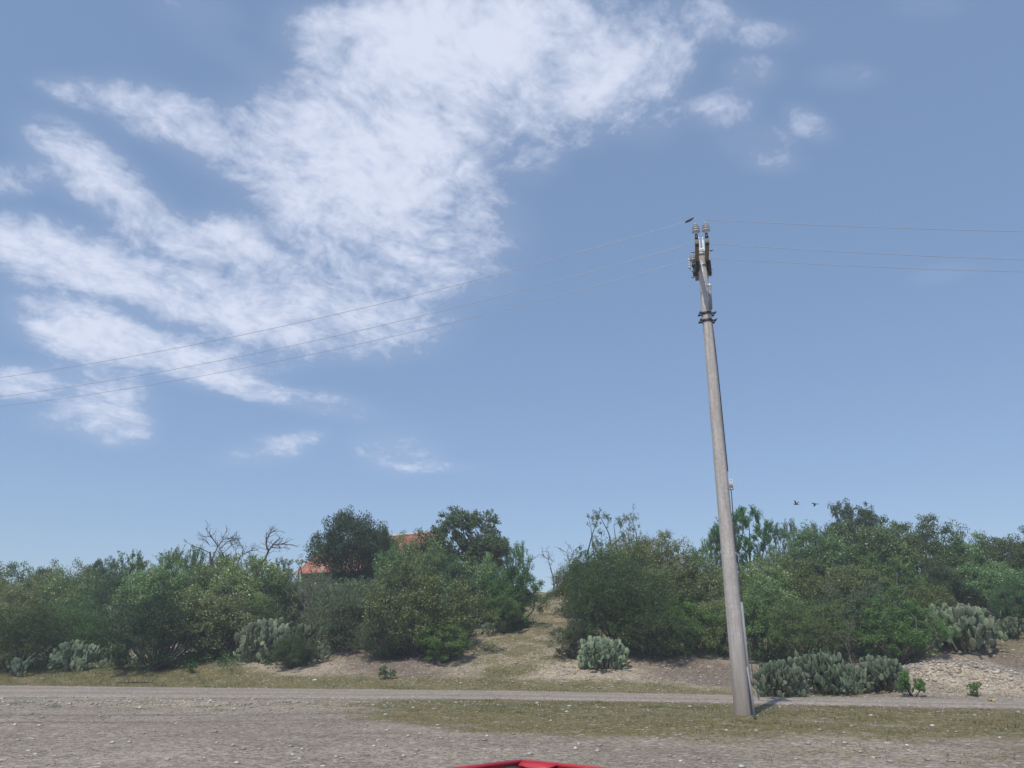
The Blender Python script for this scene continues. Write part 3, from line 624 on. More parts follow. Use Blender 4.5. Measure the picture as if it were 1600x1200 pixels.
bare_tree(0, 47, .05, [[(578,640),(590,540),(595,500)],[(595,500),(580,440)],[(595,500),(660,410),(720,375),(752,345)],[(720,375),(760,400)],[(752,345),(790,390)]], 'small bare dead tree right beside the forked one', 8)
bare_tree(0, 48, .045, [[(730,640),(760,560),(790,530)],[(790,530),(840,470),(828,400),(845,340)],[(790,530),(880,490),(950,450)],[(828,400),(780,350)],[(725,600),(708,450)],[(900,480),(930,400)]], 'thin bare dead tree midway between the forked and the leaning one', 12)
bare_tree(0, 45, .095, [[(960,790),(1000,700),(1050,600)],[(1050,600),(1100,480),(1160,410),(1220,400),(1320,400),(1425,410)],[(1100,470),(1085,380),(1090,260)],[(1160,410),(1190,330),(1200,300)],[(1092,340),(1130,250),(1122,208)],[(1150,440),(1225,448)],[(1280,400),(1320,352)],[(1100,480),(1040,430)],[(1130,250),(1182,222)],[(1220,400),(1290,470)]], 'dark dead tree leaning right toward the house', 21)
bare_tree(0, 50, .035, [[(4680,840),(4640,700),(4610,610)],[(4610,610),(4560,560),(4530,490)],[(4610,610),(4625,540),(4600,480)],[(4560,560),(4500,540)]], 'low dead tree of bare twigs at the top of the track', 5)
bare_tree(0, 50, .035, [[(4870,840),(4872,720),(4866,640)],[(4866,640),(4840,520),(4880,400)],[(4866,640),(4930,520),(4960,470)],[(4840,520),(4780,470)]], 'bare twiggy tree standing right of the track top', 15)
dead_tree('dead_tree', 1040, 50, 823, 'single thin bare tree rising between the two round crowns', 9, .05, .5, 2, r0=.03)
# trees on the skyline
B('oak', 546, 46, 806, 134, 'evergreen_tree', 'dense dark tree in front of the red roof', 'tree', 'trees on the skyline')
B('oak', 592, 45, 828, 62, 'evergreen_tree', 'narrower dark tree at the right side of the dense one by the roof', 'tree', 'trees on the skyline', v=0)
B('tree', 727, 44, 795, 128, 'broadleaf_tree', 'open-crowned broad-leaved tree highest on the skyline right of the red roof', 'tree', 'trees on the skyline', v=1)
B('tree', 760, 44.5, 826, 70, 'broadleaf_tree', 'lower grey-green tree under the right side of the open-crowned one', 'tree', 'trees on the skyline', v=2, m='sage')
B('wispy', 808, 46, 848, 46, 'sapling', 'thin wispy sapling left of the gap in the scrub', 'sapling', 'trees on the skyline')
B('sparse', 957, 42, 795, 52, 'sapling', 'sparse tall sapling sticking up right of the track, the left of the pair', 'sapling', 'trees on the skyline')
B('sparse', 990, 42.5, 790, 42, 'sapling', 'sparse tall sapling sticking up right of the track, the right of the pair', 'sapling', 'trees on the skyline')
B('willow', 1178, 46, 795, 84, 'willow_tree', 'feathery bright green upright tree just right of the pole', 'tree', 'trees on the skyline')
B('willow', 1126, 47, 824, 44, 'willow_tree', 'small feathery green tree partly behind the pole', 'tree', 'trees on the skyline')
B('wispy', 1236, 46, 815, 54, 'mesquite_shrub', 'wispy sprig of mesquite right of the feathery tree on the skyline', v=1)
B('tree', 1352, 46, 789, 84, 'broadleaf_tree', 'dark open tree on top of the right skyline', 'tree', 'trees on the skyline', v=0)
B('sparse', 1506, 44, 823, 40, 'sapling', 'tiny sprig of a sapling on the right skyline', 'sapling', 'trees on the skyline', m='dark')
B('wispy', 1290, 47, 818, 44, 'mesquite_shrub', 'short wispy mesquite on the skyline left of the dark open tree', v=0)
# back row
B('broad', 625, 43, 842, 92, 'flowering_shrub', 'shrub with pale blossom hiding the right half of the red roof')
B('broad', 672, 42, 852, 90, 'flowering_shrub', 'broad-leaved shrub below the open-crowned tree')
B('olive', 985, 41, 845, 110, 'shrub', 'olive round-topped shrub under the pair of saplings')
B('broad', 1035, 41, 838, 110, 'flowering_shrub', 'round pale-leaved shrub left of the pole on the skyline', m='olive')
B('bright', 1100, 41, 853, 90, 'shrub', 'leafy green shrub on the skyline directly left of the pole')
B('olive', 1215, 41, 862, 120, 'shrub', 'olive shrub below the feathery green tree, right of the pole')
B('broad', 1290, 42, 826, 140, 'flowering_shrub', 'large round shrub flecked with blossom on the right skyline')
B('broad', 1375, 42, 818, 130, 'flowering_shrub', 'large round shrub under the dark open tree')
B('broad', 1448, 42, 813, 125, 'flowering_shrub', 'tallest round shrub of the right skyline')
B('broad', 1520, 41, 838, 110, 'flowering_shrub', 'round dense shrub on the skyline below the tiny sprig')
B('broad', 1588, 40, 834, 110, 'flowering_shrub', 'pale-topped round shrub on the skyline at the right edge', m='olive')
B('dark', 1330, 45, 822, 110, 'shrub', 'dark shrub filling between the two largest round ones')
B('olive', 655, 43.5, 848, 80, 'shrub', 'olive shrub covering the lower right part of the red roof')
# middle row, left
B('olive', 35, 44, 908, 120, 'shrub', 'dull green shrub below the left skyline')
B('broad', 95, 45, 893, 110, 'flowering_shrub', 'broad-leaved shrub in the middle of the left slope', v=1)
B('dark', 165, 43, 890, 110, 'shrub', 'dark shrub below the tufted skyline one')
B('broad', 232, 42, 880, 130, 'mesquite_shrub', 'fine-leaved dark shrub below the tall wispy mesquites')
B('feather', 295, 43, 880, 90, 'mesquite_shrub', 'feathery shrub below and left of the dead trees')
B('broad', 365, 41, 872, 150, 'flowering_shrub', 'wide shrub flecked with pale leaves below the dead trees')
B('bright', 430, 43, 892, 90, 'shrub', 'green shrub below the leaning dead tree')
B('sage', 462, 42, 896, 90, 'mesquite_shrub', 'fine-leaved shrub below the left corner of the red roof', m='sage')
B('sage', 545, 40, 903, 130, 'shrub', 'grey-green shrub below the dense dark tree')
B('bright', 610, 41, 890, 70, 'shrub', 'dark green shrub under the eave of the red roof', m='dark')
B('dark', 700, 40, 868, 110, 'shrub', 'dense shrub below the open-crowned tree', v=1)
B('broad', 748, 39.5, 868, 100, 'flowering_shrub', 'blossoming shrub left of the bright dense one by the track')
B('bright', 802, 38.5, 876, 80, 'shrub', 'bright dense green shrub at the left side of the track top')
B('bright', 790, 37.5, 915, 56, 'shrub', 'low green shrub at the foot of the bright dense one', v=1)
B('sage', 705, 36.8, 935, 66, 'shrub', 'low grey-green shrub on the left edge of the track', v=0)
# just outside the picture
for q in ((1665, 40, 836, 130, 'farthest back of the three'), (1690, 35, 880, 150, 'middle one of the three'), (1720, 32, 915, 150, 'nearest of the three')): B('broad', *q[:4], 'shrub', 'round shrub beyond the right edge of the view, '+q[4])
for q in ((-70, 48, 890, 140, 'farther back of the two'), (-90, 38, 935, 160, 'nearer of the two')): B('olive', *q[:4], 'shrub', 'olive shrub beyond the left edge of the view, '+q[4])
# middle row, right
B('olive', 906, 41.5, 878, 84, 'shrub', 'olive brown leafed shrub on the right side of the track top')
B('feather', 950, 39, 862, 110, 'mesquite_shrub', 'fine dark mesquite above the big one right of the track')
B('broad', 1055, 37.5, 878, 140, 'flowering_shrub', 'pale blossoming shrub left of the pole', m='olive')
B('olive', 1120, 37, 880, 100, 'shrub', 'brownish shrub directly behind the pole')
B('broad', 1195, 36, 885, 110, 'flowering_shrub', 'broad-leaved shrub with scattered blossom right beside the pole')
B('yellow', 1255, 37, 880, 130, 'shrub', 'green shrub in the middle of the right slope')
B('yellow', 1340, 37, 884, 100, 'shrub', 'yellowish green shrub in the middle of the right slope')
B('bright', 1395, 37, 872, 110, 'shrub', 'yellow-green shrub below the tallest round one', v=0)
B('dark', 1480, 37, 872, 130, 'shrub', 'dark-leaved shrub on the upper right slope')
B('broad', 1560, 36.5, 880, 120, 'flowering_shrub', 'broad-leaved shrub near the right edge halfway up the slope')
# front row
B('feather', 25, 36.5, 945, 150, 'mesquite_shrub', 'low dark feathery shrub at the lower left edge')
B('feather', 95, 39, 935, 90, 'mesquite_shrub', 'feathery shrub beside the left prickly pears')
B('bright', 140, 38, 962, 70, 'shrub', 'leafy green shrub left of the big dark one', v=1)
B('dark', 235, 35.5, 922, 150, 'shrub', 'big dark broad-leaved shrub at the front of the left slope')
B('broad', 325, 36.5, 925, 150, 'flowering_shrub', 'big olive-green shrub right of the big dark one', m='olive')
B('feather', 385, 38, 935, 80, 'mesquite_shrub', 'feathery shrub left of the tall prickly pear', v=2)
B('dark', 458, 34.0, 984, 76, 'shrub', 'low dark shrub in front of the tall prickly pear')
B('sage', 540, 36.5, 922, 120, 'shrub', 'soft pale green shrub between the prickly pear and the big blossoming shrub', v=1)
B('yellow', 655, 34.6, 884, 160, 'flowering_shrub', 'big blossoming shrub left of the track, nearest the house', v=0)
B('feather', 606, 34.5, 955, 90, 'mesquite_shrub', 'low fine-leaved shrub under the left of the big blossoming one', m='sage')
B('bright', 690, 33.6, 968, 86, 'shrub', 'low bright green shrub at the foot of the big blossoming one')
B('feather', 975, 33.0, 892, 140, 'mesquite_shrub', 'big dark mesquite right of the track', m='feather', v=1)
B('feather', 1020, 32.2, 945, 110, 'mesquite_shrub', 'lower dark mesquite in front of the big one', v=0)
B('sage', 893, 32.6, 975, 76, 'shrub', 'pale green low shrub at the right edge of the track')
B('bright', 1075, 32.8, 935, 90, 'shrub', 'leafy shrub left of the foot of the pole')
B('olive', 1130, 33.2, 935, 90, 'shrub', 'dull shrub crossing behind the lower pole')
B('bright', 1195, 32.0, 918, 100, 'shrub', 'green shrub right of the lower pole', m='broad')
B('feather', 1268, 30.8, 938, 110, 'mesquite_shrub', 'low fine green shrub behind the front prickly pears')
B('sage', 1345, 31.5, 918, 110, 'shrub', 'grey-green shrub above the front prickly pears', v=1)
B('bright', 1412, 29.8, 938, 130, 'shrub', 'leafy green shrub above the heap of broken stone', v=0)
B('yellow', 1462, 32.5, 915, 90, 'shrub', 'yellowish shrub above the leafy one by the stone heap')
B('dark', 1590, 34.0, 905, 80, 'shrub', 'dark shrub at the right edge above the scraped pad')
B('small', 1425, 0, 1050, 34, 'small_bush', 'small bright bush beside the front prickly pears', py=1089)
B('small', 1527, 0, 1066, 24, 'small_bush', 'tiny bright bush on the heap of broken stone', py=1088)
B('small', 603, 0, 1040, 34, 'small_bush', 'tiny scrubby bush on the bare bank left of the track', py=1061, m='sage')
B('small', 300, 0, 1035, 40, 'small_bush', 'small weed bush at the foot of the big olive-green shrub', py=1052)
# dry twiggy brush
dead_tree('dry_bush', 1335, 29.6, 950, 'grey leafless brush behind the front prickly pears', 31, 0, 1.5, 3, None, 'twig', 'dry bush', .014, 'dry leafless brush', .8)
dead_tree('dry_bush', 897, 34.5, 942, 'black-stemmed leafless brush at the right side of the track', 33, 0, 1.3, 3, None, 'bark', 'dry bush', .03, 'dry leafless brush', .7)
dead_tree('dry_bush', 172, 37, 935, 'grey twisted dead brush among the left shrubs', 35, .2, 1.4, 3, None, 'dead', 'dry bush', .05, 'dry leafless brush', .8)
dead_tree('dry_bush', 478, 40, 905, 'dry brown brush below the left corner of the roof', 37, 0, 1.4, 3, None, 'twig', 'dry bush', .03, 'dry leafless brush', .8)
# prickly pears
cactus(112, 962, 64, 'prickly pear among the shrubs near the left edge', 1, Y=36.2)
cactus(28, 1028, 34, 'low prickly pear at the lower left edge', 2, py=1058)
cactus(184, 1008, 44, 'low prickly pear in front of the big dark shrub', 2, py=1046, rz=1.)
cactus(414, 942, 74, 'tall prickly pear on the left slope, the left half of the clump', 0, Y=35.2, rz=.5)
cactus(470, 938, 74, 'tall prickly pear on the left slope, the right half of the clump', 1, Y=35.4, rz=2.)
cactus(505, 978, 30, 'small prickly pear right of the tall clump', 2, Y=34.6, rz=.6)
cactus(900, 930, 40, 'dark prickly pear by the leafless brush at the track', 1, Y=36, rz=4)
cactus(940, 998, 66, 'lone prickly pear in front of the big mesquite', 0, py=1046, rz=3.2)
cactus(765, 955, 24, 'single small prickly pear left of the upper track', 2, Y=37)
cactus(1222, 1012, 66, 'front prickly pear nearest the pole', 0, py=1090, rz=.3, group='front row of prickly pears')
cactus(1285, 1008, 76, 'front prickly pear second from the pole', 0, py=1084, rz=1.7, group='front row of prickly pears')
cactus(1335, 1014, 62, 'front prickly pear third from the pole', 1, py=1086, rz=.2, group='front row of prickly pears')
cactus(1378, 1012, 62, 'front prickly pear farthest from the pole', 0, py=1080, rz=2.6, group='front row of prickly pears')
cactus(1500, 925, 84, 'tall prickly pear above the stone heap', 0, Y=31., rz=2.2)
cactus(1545, 932, 84, 'tall prickly pear near the right edge above the scraped pad', 1, Y=31.2, rz=.8)
cactus(1585, 925, 44, 'prickly pear at the right edge', 1, Y=33, rz=1.5)
# low undergrowth between the bushes
rg = np.random.default_rng(77); P_, T_, N_, tn = [], [], [], []
x, y = scatter(rg, 5200, -34, 32, 30, 60, lambda x, y: (abs(x) < .72*y+2)*np.where(x < -10, sm(2.2, 4.5, y-road_c(x)-road_h(x)), sm(6.5, 9, y-road_c(x)-road_h(x)))*(abs(x-np.interp(y, [28, 50], [.0, .9])) > 2.1)*((x < 16) | (y > 33)))
for a, b in zip(x, y):
    n = 46; h0 = float(height(a, b)); s_ = rg.uniform(.25, .5); d = nrm(rg.normal(size=(n, 3))); q = d*rg.random((n, 1))**.4*np.array([s_, s_, s_*.9])+np.array([a, b, h0+s_*.5])
    P_.append(q); T_.append(rg.normal(size=(n, 3))); N_.append(d+np.array([0, 0, .8])+rg.normal(size=(n, 3))*.4); tn.append(np.full(n, rg.uniform(.15, .65))+rg.normal(0, .12, n))
P_, T_, N_, tn = np.vstack(P_), np.vstack(T_), np.vstack(N_), np.concatenate(tn)
k = P_[:, 2] > height(P_[:, 0], P_[:, 1])
tag(link('undergrowth', leaves('undergrowth', P_[k], T_[k], N_[k], .10, .045, tn[k], M['feather'])), 'low tangled undergrowth between the bushes on the slope', 'undergrowth', kind='stuff')
# fallen branch on the verge
x0, y0 = ground_at(212, 1069); z0 = float(height(x0, y0)); fb = empty('fallen_branch', (x0, y0, z0)); tag(fb, 'dark fallen branch lying on the left verge of the dirt road', 'branch')
mb = MB(); mb.tube([(-.75, 0, .04), (-.3, .05, .06), (.2, 0, .07), (.7, -.04, .05)], [.02, .03, .03, .015]); mb.build('stem', M['bark'], fb)
mb = MB()
for i in range(9):
    a = -.6+i*.15; mb.tube([(a, 0, .06), (a+.1, rg.normal()*.08, .12+rg.uniform(0, .1)), (a+.16, rg.normal()*.15, .2+rg.uniform(-.1, .1))], [.012, .008, .004], 4)
mb.build('twigs', M['bark'], fb)

# ------------------------------------------------------------------ pale stones big enough to pick up
sv = []
for i in range(4):
    rg = np.random.default_rng(200+i); bm_v, bm_f = [], []
    k1, k2 = 9, 6
    for a in range(k2+1):
        f = a/k2*math.pi
        for j in range(k1):
            t = j/k1*2*math.pi; rr = 1+.16*math.sin(2*t+i)+.12*math.cos(3*t+f*2+i)+rg.uniform(-.08, .08)*(0 < a < k2)
            bm_v.append((math.sin(f)*math.cos(t)*rr, math.sin(f)*math.sin(t)*rr*.75, math.cos(f)*.5*(1+.1*math.sin(i))))
    for a in range(k2):
        for j in range(k1): bm_f.append((a*k1+j, (a+1)*k1+j, (a+1)*k1+(j+1) % k1, a*k1+(j+1) % k1))
    sv.append(raw_mesh('stone', bm_v, bm_f, M['stone']))
ST = [(45,1174,7,'pale flat stone low on the gravel at the left edge'),(122,1186,6,'pale stone low on the gravel, second from the left edge'),(338,1161,5,'small stone on the lower left gravel'),
 (155,1194,7,'flat pale stone at the very bottom left'),(457,1180,8,'pale elongated stone left of the red cart, the farther left of the pair'),(468,1186,6,'round pale stone beside the elongated one'),(590,1158,7,'pale stone at the left end of the grass strip'),
 (598,1176,4,'small white stone in the open gravel left of the cart'),(673,1173,5,'small pale stone nearest left of the red cart'),(757,1171,5,'greyish stone just above the left rim of the cart'),(505,1198,8,'pale stone cut by the bottom edge of the view'),
 (1135,1142,7,'white flat stone in the grass near the foot of the pole'),(1004,1141,4,'small pale stone in the middle of the grass strip'),(1365,1185,7,'pale stone low on the gravel at the right'),(1420,1173,5,'small pale stone on the right gravel'),
 (1320,1170,5,'pale stone at the lower edge of the grass on the right'),(492,1064,10,'pale boulder on the verge left of the track'),(602,1117,6,'yellowish stone on the weedy edge of the lot'),(820,1068,6,'pale stone below the green patch of the track'),
 (1556,1052,9,'flat white stone on the scraped pad, farther left'),(1580,1062,8,'flat white stone on the scraped pad, farther right'),(1182,1142,6,'pale stone beside the foot of the ground rod'),(1490,1066,9,'pale stone crowning the heap of broken stone')]
for i, (px, py, s, lb) in enumerate(ST):
    x, y = ground_at(px, py, 3.); z = float(height(x, y)); r_ = s/2/FPX*depth(y, z)*1.05
    o = link('stone', sv[i % 4], None, (x, y, z+r_*.12)); o.scale = (r_, r_, r_*.9); o.rotation_euler = (0, 0, i*1.3); tag(o, lb, 'stone', 'pale stones lying about')
# crumpled yellow scrap
x, y = ground_at(1550, 1097); z = float(height(x, y)); g = 6; rg = np.random.default_rng(4)
V = [(a/g*.16-.08, b/g*.12-.06, .015+rg.uniform(0, .06)) for b in range(g+1) for a in range(g+1)]; F = [(b*(g+1)+a, b*(g+1)+a+1, (b+1)*(g+1)+a+1, (b+1)*(g+1)+a) for a in range(g) for b in range(g)]
tag(link('scrap', raw_mesh('scrap', V, F, simple('yellow_plastic', (.65, .5, .06), .5)), None, (x, y, z)), 'crumpled bright yellow scrap on the road edge below the stone heap', 'litter')

# ------------------------------------------------------------------ utility pole
PY = 17.2; PX = x_at(1161, PY, 0.); PTOP = 10.72
pole = empty('utility_pole', (PX, PY, 0)); tag(pole, 'tall tapered octagonal concrete utility pole beside the dirt road', 'utility pole')
AZ = math.atan2(7.4, -22.) ; wd = np.array([math.cos(AZ), math.sin(AZ), 0])        # wires run this way to the left
def poleR(z): return .164+(.096-.164)*z/PTOP
mb = MB(); k = 8; zz = np.array([-.4, 0, .5]+list(np.linspace(1, PTOP, 24))); th = (np.arange(16)//2)/8*2*math.pi+np.where(np.arange(16) % 2, .07, -.07)+R(22.5+9)
V = np.array([(poleR(max(z, 0))*math.cos(t)/math.cos(R(22.5))*.985, poleR(max(z, 0))*math.sin(t)/math.cos(R(22.5))*.985, z) for z in zz for t in th])
F = [(i*16+j, i*16+(j+1) % 16, (i+1)*16+(j+1) % 16, (i+1)*16+j) for i in range(len(zz)-1) for j in range(16)]
mb.add(V, F); q = (len(zz)-1)*16; mb.add(np.vstack([V[q:q+16], [[0, 0, PTOP+.01]]]), [(16, j, (j+1) % 16, (j+2) % 16) for j in range(0, 16, 2)])
mb.build('shaft', M['concrete'], pole)
# two crossarms, one on each side of the pole, reaching toward and away from the lot
arm = np.array([wd[1], -wd[0], 0.]); arm = arm if arm[1] < 0 else -arm              # points to the near side
arm = np.array([-.223, -.975, 0]); arm /= np.linalg.norm(arm)
sdv = np.array([-arm[1], arm[0], 0]); AZ_ = PTOP-.28
def insulator(c, side, big=1.):
    """ribbed porcelain on a steel pin"""
    s_ = big; root = MB(); 
    prof = [(.0, .36), (.035, .36), (.05, .345), (.045, .33), (.028, .32), (.028, .31), (.062, .285), (.085, .265), (.062, .262), (.045, .25), (.085, .225), (.095, .205), (.06, .2), (.045, .188), (.09, .16), (.10, .138), (.05, .13), (.04, .10), (.035, .06)]
    root.lathe([(a*s_, b*s_) for a, b in prof], c, 14); o = root.build('insulator', M['porcelain'], pole, True)
    p = MB(); p.lathe([(.0, .08*s_), (.032, .08*s_), (.036, .0), (.045, -.02), (.045, -.06), (.02, -.07), (.02, -.22), (.035, -.22), (.035, -.25), (0, -.25)], c, 10); p.build('pin', M['darksteel'], o); return o
TIPS = []
for s_ in (-1, 1):
    off = sdv*s_*.118; mb = MB(); rot = np.stack([sdv, arm, [0, 0, 1]], 1)
    c = np.array([0, 0, AZ_])+off+arm*.02
    a = MB(); a.box((0, 0, 0), (.095, 2.0, .115)); o = a.build('crossarm', M['armwood'], pole, bevel=.008); o.location = c; o.rotation_euler = (0, 0, math.atan2(arm[1], arm[0])+R(90))
    for d_ in (.93, -.62): insulator(c+arm*d_+np.array([0, 0, .16]), s_)
    TIPS.append(c)
# dark brackets beneath the arms and bolts through them
for s_ in (-1, 1):
    b = MB(); c = TIPS[0 if s_ < 0 else 1]
    b.box(c+np.array([0, 0, -.17])+sdv*s_*.03-arm*.05, (.05, .3, .24)); b.tube([c-arm*.35+sdv*s_*.06+[0, 0, -.08], c-arm*.35+sdv*s_*.06+[0, 0, -.22]], .055, 8); b.build('arm_bracket', M['darksteel'], pole)
for d_ in (.5, -.5, -.85):
    b = MB(); c = np.array([0, 0, AZ_])+arm*d_; b.tube([c-sdv*.27, c+sdv*.27], .012, 6); b.tube([c-sdv*.24, c-sdv*.20], .028, 6); b.tube([c+sdv*.20, c+sdv*.24], .028, 6); b.build('spacer_bolt', M['steel'], pole)
# white ridge-pin bracket on the pole head, two uprights
b = MB()
for s_ in (-1, 1):
    b.box((s_*.052, -.07, PTOP+.13), (.055, .012, .34)); b.box((s_*.052+.018*s_, -.045, PTOP+.13), (.012, .05, .34)); b.tube([(s_*.052, -.07, PTOP+.30), (s_*.045, -.07, PTOP+.36)], [.027, .006], 6)
b.box((0, -.083, PTOP-.02), (.19, .014, .12)); b.build('pole_top_bracket', M['whitecap'], pole, bevel=.003)
b = MB(); b.tube([(.0, -.02, PTOP), (0, -.02, PTOP+.2)], .02, 8); b.build('head_pin', M['steel'], pole)
b = MB(); 
for zc in (PTOP-.12, PTOP-.42):
    b = MB(); b.lathe([(poleR(zc)+.012, -.03), (poleR(zc)+.022, -.03), (poleR(zc)+.022, .03), (poleR(zc)+.012, .03)], (0, 0, zc), 16); b.build('head_band', M['steel'], pole)
# middle phase: small insulator with springs at the left
o = insulator(sdv*-.22+np.array([0, -.02, PTOP-.36]), -1, .8)
b = MB()
for i in range(4): b.lathe([(.02, -.02), (.06, 0), (.02, .02)], sdv*-.30+np.array([-.02, -.04, PTOP-.25-i*.07]), 8, (1, 0, .4))
b.build('strain_insulator', M['porcelain'], pole, True)
# cable crossing the shaft from the head down into a tube on the right flank
def onpole(z, ang, gap=.02): r = poleR(z)*1.06+gap; return (r*math.cos(ang), r*math.sin(ang), z)
b = MB(); b.tube([onpole(z, a, .012) for z, a in ((PTOP-.3, R(-118)), (PTOP-.8, R(-100)), (PTOP-1.2, R(-78)), (PTOP-1.55, R(-52)), (PTOP-1.75, R(-40)))], .016, 6); b.build('lead_cable', M['porcelain'], pole)
ZB = z_at(491, PY-.15); ZT = z_at(446, PY-.15)
b = MB(); b.tube([onpole(ZT, R(-42), .035), onpole(ZB+.15, R(-58), .035)], .038, 10); b.build('surge_tube', M['pvc'], pole, True)
b = MB(); b.lathe([(.02, -.04), (.05, -.03), (.05, .03), (.02, .04)], onpole(ZT+.03, R(-42), .035), 10); b.build('tube_cap', M['whitecap'], pole)
for dz in (.07, -.12):                                # two clamp bands with long bolts on both sides
    b = MB(); z = ZB+dz; r = poleR(z)*1.04
    b.lathe([(r+.004, -.03), (r+.018, -.03), (r+.018, .03), (r+.004, .03)], (0, 0, z), 16)
    for s_ in (-1, 1):
        for yy in (-.07, .07): b.box((s_*(r+.045), yy, z), (.08, .012, .045))
        b.tube([(s_*(r+.07), -.13, z), (s_*(r+.07), .13, z)], .012, 6); b.tube([(s_*(r+.07), -.14, z), (s_*(r+.07), -.11, z)], .022, 6)
    b.build('clamp_band', M['darksteel'], pole)
# cable down the right flank to the box, then to the conduit at the foot
ZX = z_at(757, PY); ZC = z_at(941, PY)
pts = [onpole(z, R(a), .014) for z, a in ((ZB-.1, -50), (ZB-.6, -38), (ZB-1.2, -20), (ZB-2.2, -8), ((ZB+ZX)/2, -6), (ZX+.3, -5))]
b = MB(); b.tube(pts, .011, 5); b.build('down_cable', M['cable'], pole)
b = MB(); c = np.array(onpole(ZX, R(-8), .05)); b.box(c+[0, 0, .1], (.07, .03, .02)); b.box(c+[-.025, 0, 0], (.018, .05, .24)); b.box(c+[.03, 0, 0], (.018, .05, .24)); b.box(c+[0, 0, -.11], (.09, .05, .03)); b.tube([c+[.0, 0, .06], c+[0, 0, -.08]], .016, 6); b.build('cable_bracket', M['whitebox'], pole)
b = MB(); b.tube([onpole(z, R(-8), .03+.012*math.sin(z*3)) for z in np.linspace(ZX-.12, ZC-.1, 12)], .012, 5); b.build('down_cable', M['cable'], pole)
b = MB(); b.tube([onpole(ZC, R(-25), .022), onpole(ZC*.5, R(-25), .022), onpole(-.05, R(-25), .022)], .027, 10); b.build('conduit', M['pvc'], pole, True)
b = MB(); b.tube([onpole(ZC*.62, R(-15), .09), onpole(.55, R(-15), .10), (.30, -.12, .5), (.31, -.16, .3)], .010, 5); b.build('ground_wire', M['cable'], pole)
gx_, gy_ = x_at(1180, 15.9, 0.), 15.9; b = MB(); b.tube([(0, 0, -.1), (-.015, .02, .45), (-.03, .09, .95)], .019, 8); gr = b.build('rod', M['pvc']); gr.location = (gx_, gy_, 0)
gr.name = 'ground_rod'; tag(gr, 'slim grey rod standing in the grass right of the pole foot', 'ground rod')

# ------------------------------------------------------------------ wires
def wire(name, A, pyl, pyr, label, c=.0034):
    A = np.array(A); mb = MB()
    u = -800/FPX; v = (600-pyl)/FPX; t = 1.0                # horizontal point on the wire line below the left ray
    d = ray(0, pyl); n = np.array([-wd[1], wd[0]]); tt = np.dot(n, A[:2])/np.dot(n, d[:2]); Q = d*tt; s1 = np.dot(Q[:2]-A[:2], wd[:2]); z1 = CAMZ+Q[2]
    sl = (z1-A[2]+c*0)/s1-c*s1                              # z = A + sl*s + c*s^2
    S_ = np.linspace(0, 75, 60); L_ = [A+np.array([wd[0]*s, wd[1]*s, sl*s+c*s*s]) for s in S_]
    d = ray(1600, pyr); hw = np.array([1., -.15]); hw /= np.linalg.norm(hw); n = np.array([-hw[1], hw[0]]); A2 = A+np.array([.30, 0, 0]); tt = np.dot(n, A2[:2])/np.dot(n, d[:2]); Q = d*tt; s1 = np.dot(Q[:2]-A2[:2], hw); z1 = CAMZ+Q[2]
    sl = (z1-A2[2])/s1-c*s1; R_ = [A2+np.array([hw[0]*s, hw[1]*s, sl*s+c*s*s]) for s in np.linspace(0, 75, 60)]
    mb.tube(R_[::-1]+L_, .0062, 5); o = mb.build('power_line', M['wire']); tag(o, label, 'wire', 'power lines'); return o
base = np.array([PX, PY, 0.])
near = base+TIPS[0]+arm*.93+np.array([0, 0, .16+.34]); mid = base+np.array([-.2, 0, AZ_+.05+.20]); far = base+TIPS[0]-arm*.62+np.array([0, 0, .16+.33])
zt = z_at
near[2] = z_at(343, near[1]); mid[2] = z_at(380, mid[1]); far[2] = z_at(403, far[1])
wire('w', near, 590, 362, 'topmost of the three power lines, on the near insulators')
wire('w', mid, 620, 406, 'middle power line, passing the head of the pole')
wire('w', far, 635, 425, 'lowest of the three power lines, on the far insulators')
b = MB(); c = near-base; b.tube([c+[-.22, .05, -.05], c+[-.12, .03, .0], c+[-.02, .0, .05]], [.02, .032, .012], 6); b.build('dead_end_clamp', M['darksteel'], pole)

# ------------------------------------------------------------------ house behind the trees
HX, HY = x_at(590, 55), 55.; HZ = float(height(HX, HY))-.1; hy = R(-30)
house = empty('house', (HX, HY, HZ), hy); tag(house, 'small house with a rusty red tin roof half hidden behind the dark tree', 'house')
ez = z_at(892, 54)-HZ; rz_ = z_at(840, 55)-HZ; hl, hd = 4.55, 2.7
m_, t_, b_ = mat('rusty_tin'); c_ = t_.nodes.new('ShaderNodeTexCoord'); n_ = t_.nodes.new('ShaderNodeTexNoise'); n_.inputs['Scale'].default_value = 1.1; n_.inputs['Detail'].default_value = 8; n_.inputs['Roughness'].default_value = .65
mp_ = t_.nodes.new('ShaderNodeMapping'); mp_.inputs['Scale'].default_value = (2.2, .6, .6); t_.links.new(c_.outputs['Object'], mp_.inputs[0]); t_.links.new(mp_.outputs[0], n_.inputs[0])
r_ = t_.nodes.new('ShaderNodeValToRGB'); t_.links.new(n_.outputs[0], r_.inputs[0]); e_ = r_.color_ramp.elements; e_[0].position = .3; e_[0].color = (.15, .062, .042, 1); e_[1].position = .70; e_[1].color = (.46, .36, .31, 1); k_ = e_.new(.52); k_.color = (.34, .110, .068, 1)
t_.links.new(r_.outputs[0], b_.inputs['Base Color']); b_.inputs['Roughness'].default_value = .7; M['tin'] = m_
M['wall'] = simple('weathered_plaster', (.20, .18, .16), .9, 0, .25, 3); M['win'] = simple('dark_opening', (.02, .02, .022), .3); M['trim'] = simple('pale_trim', (.52, .42, .37), .7, 0, .15, 5)
b = MB(); 
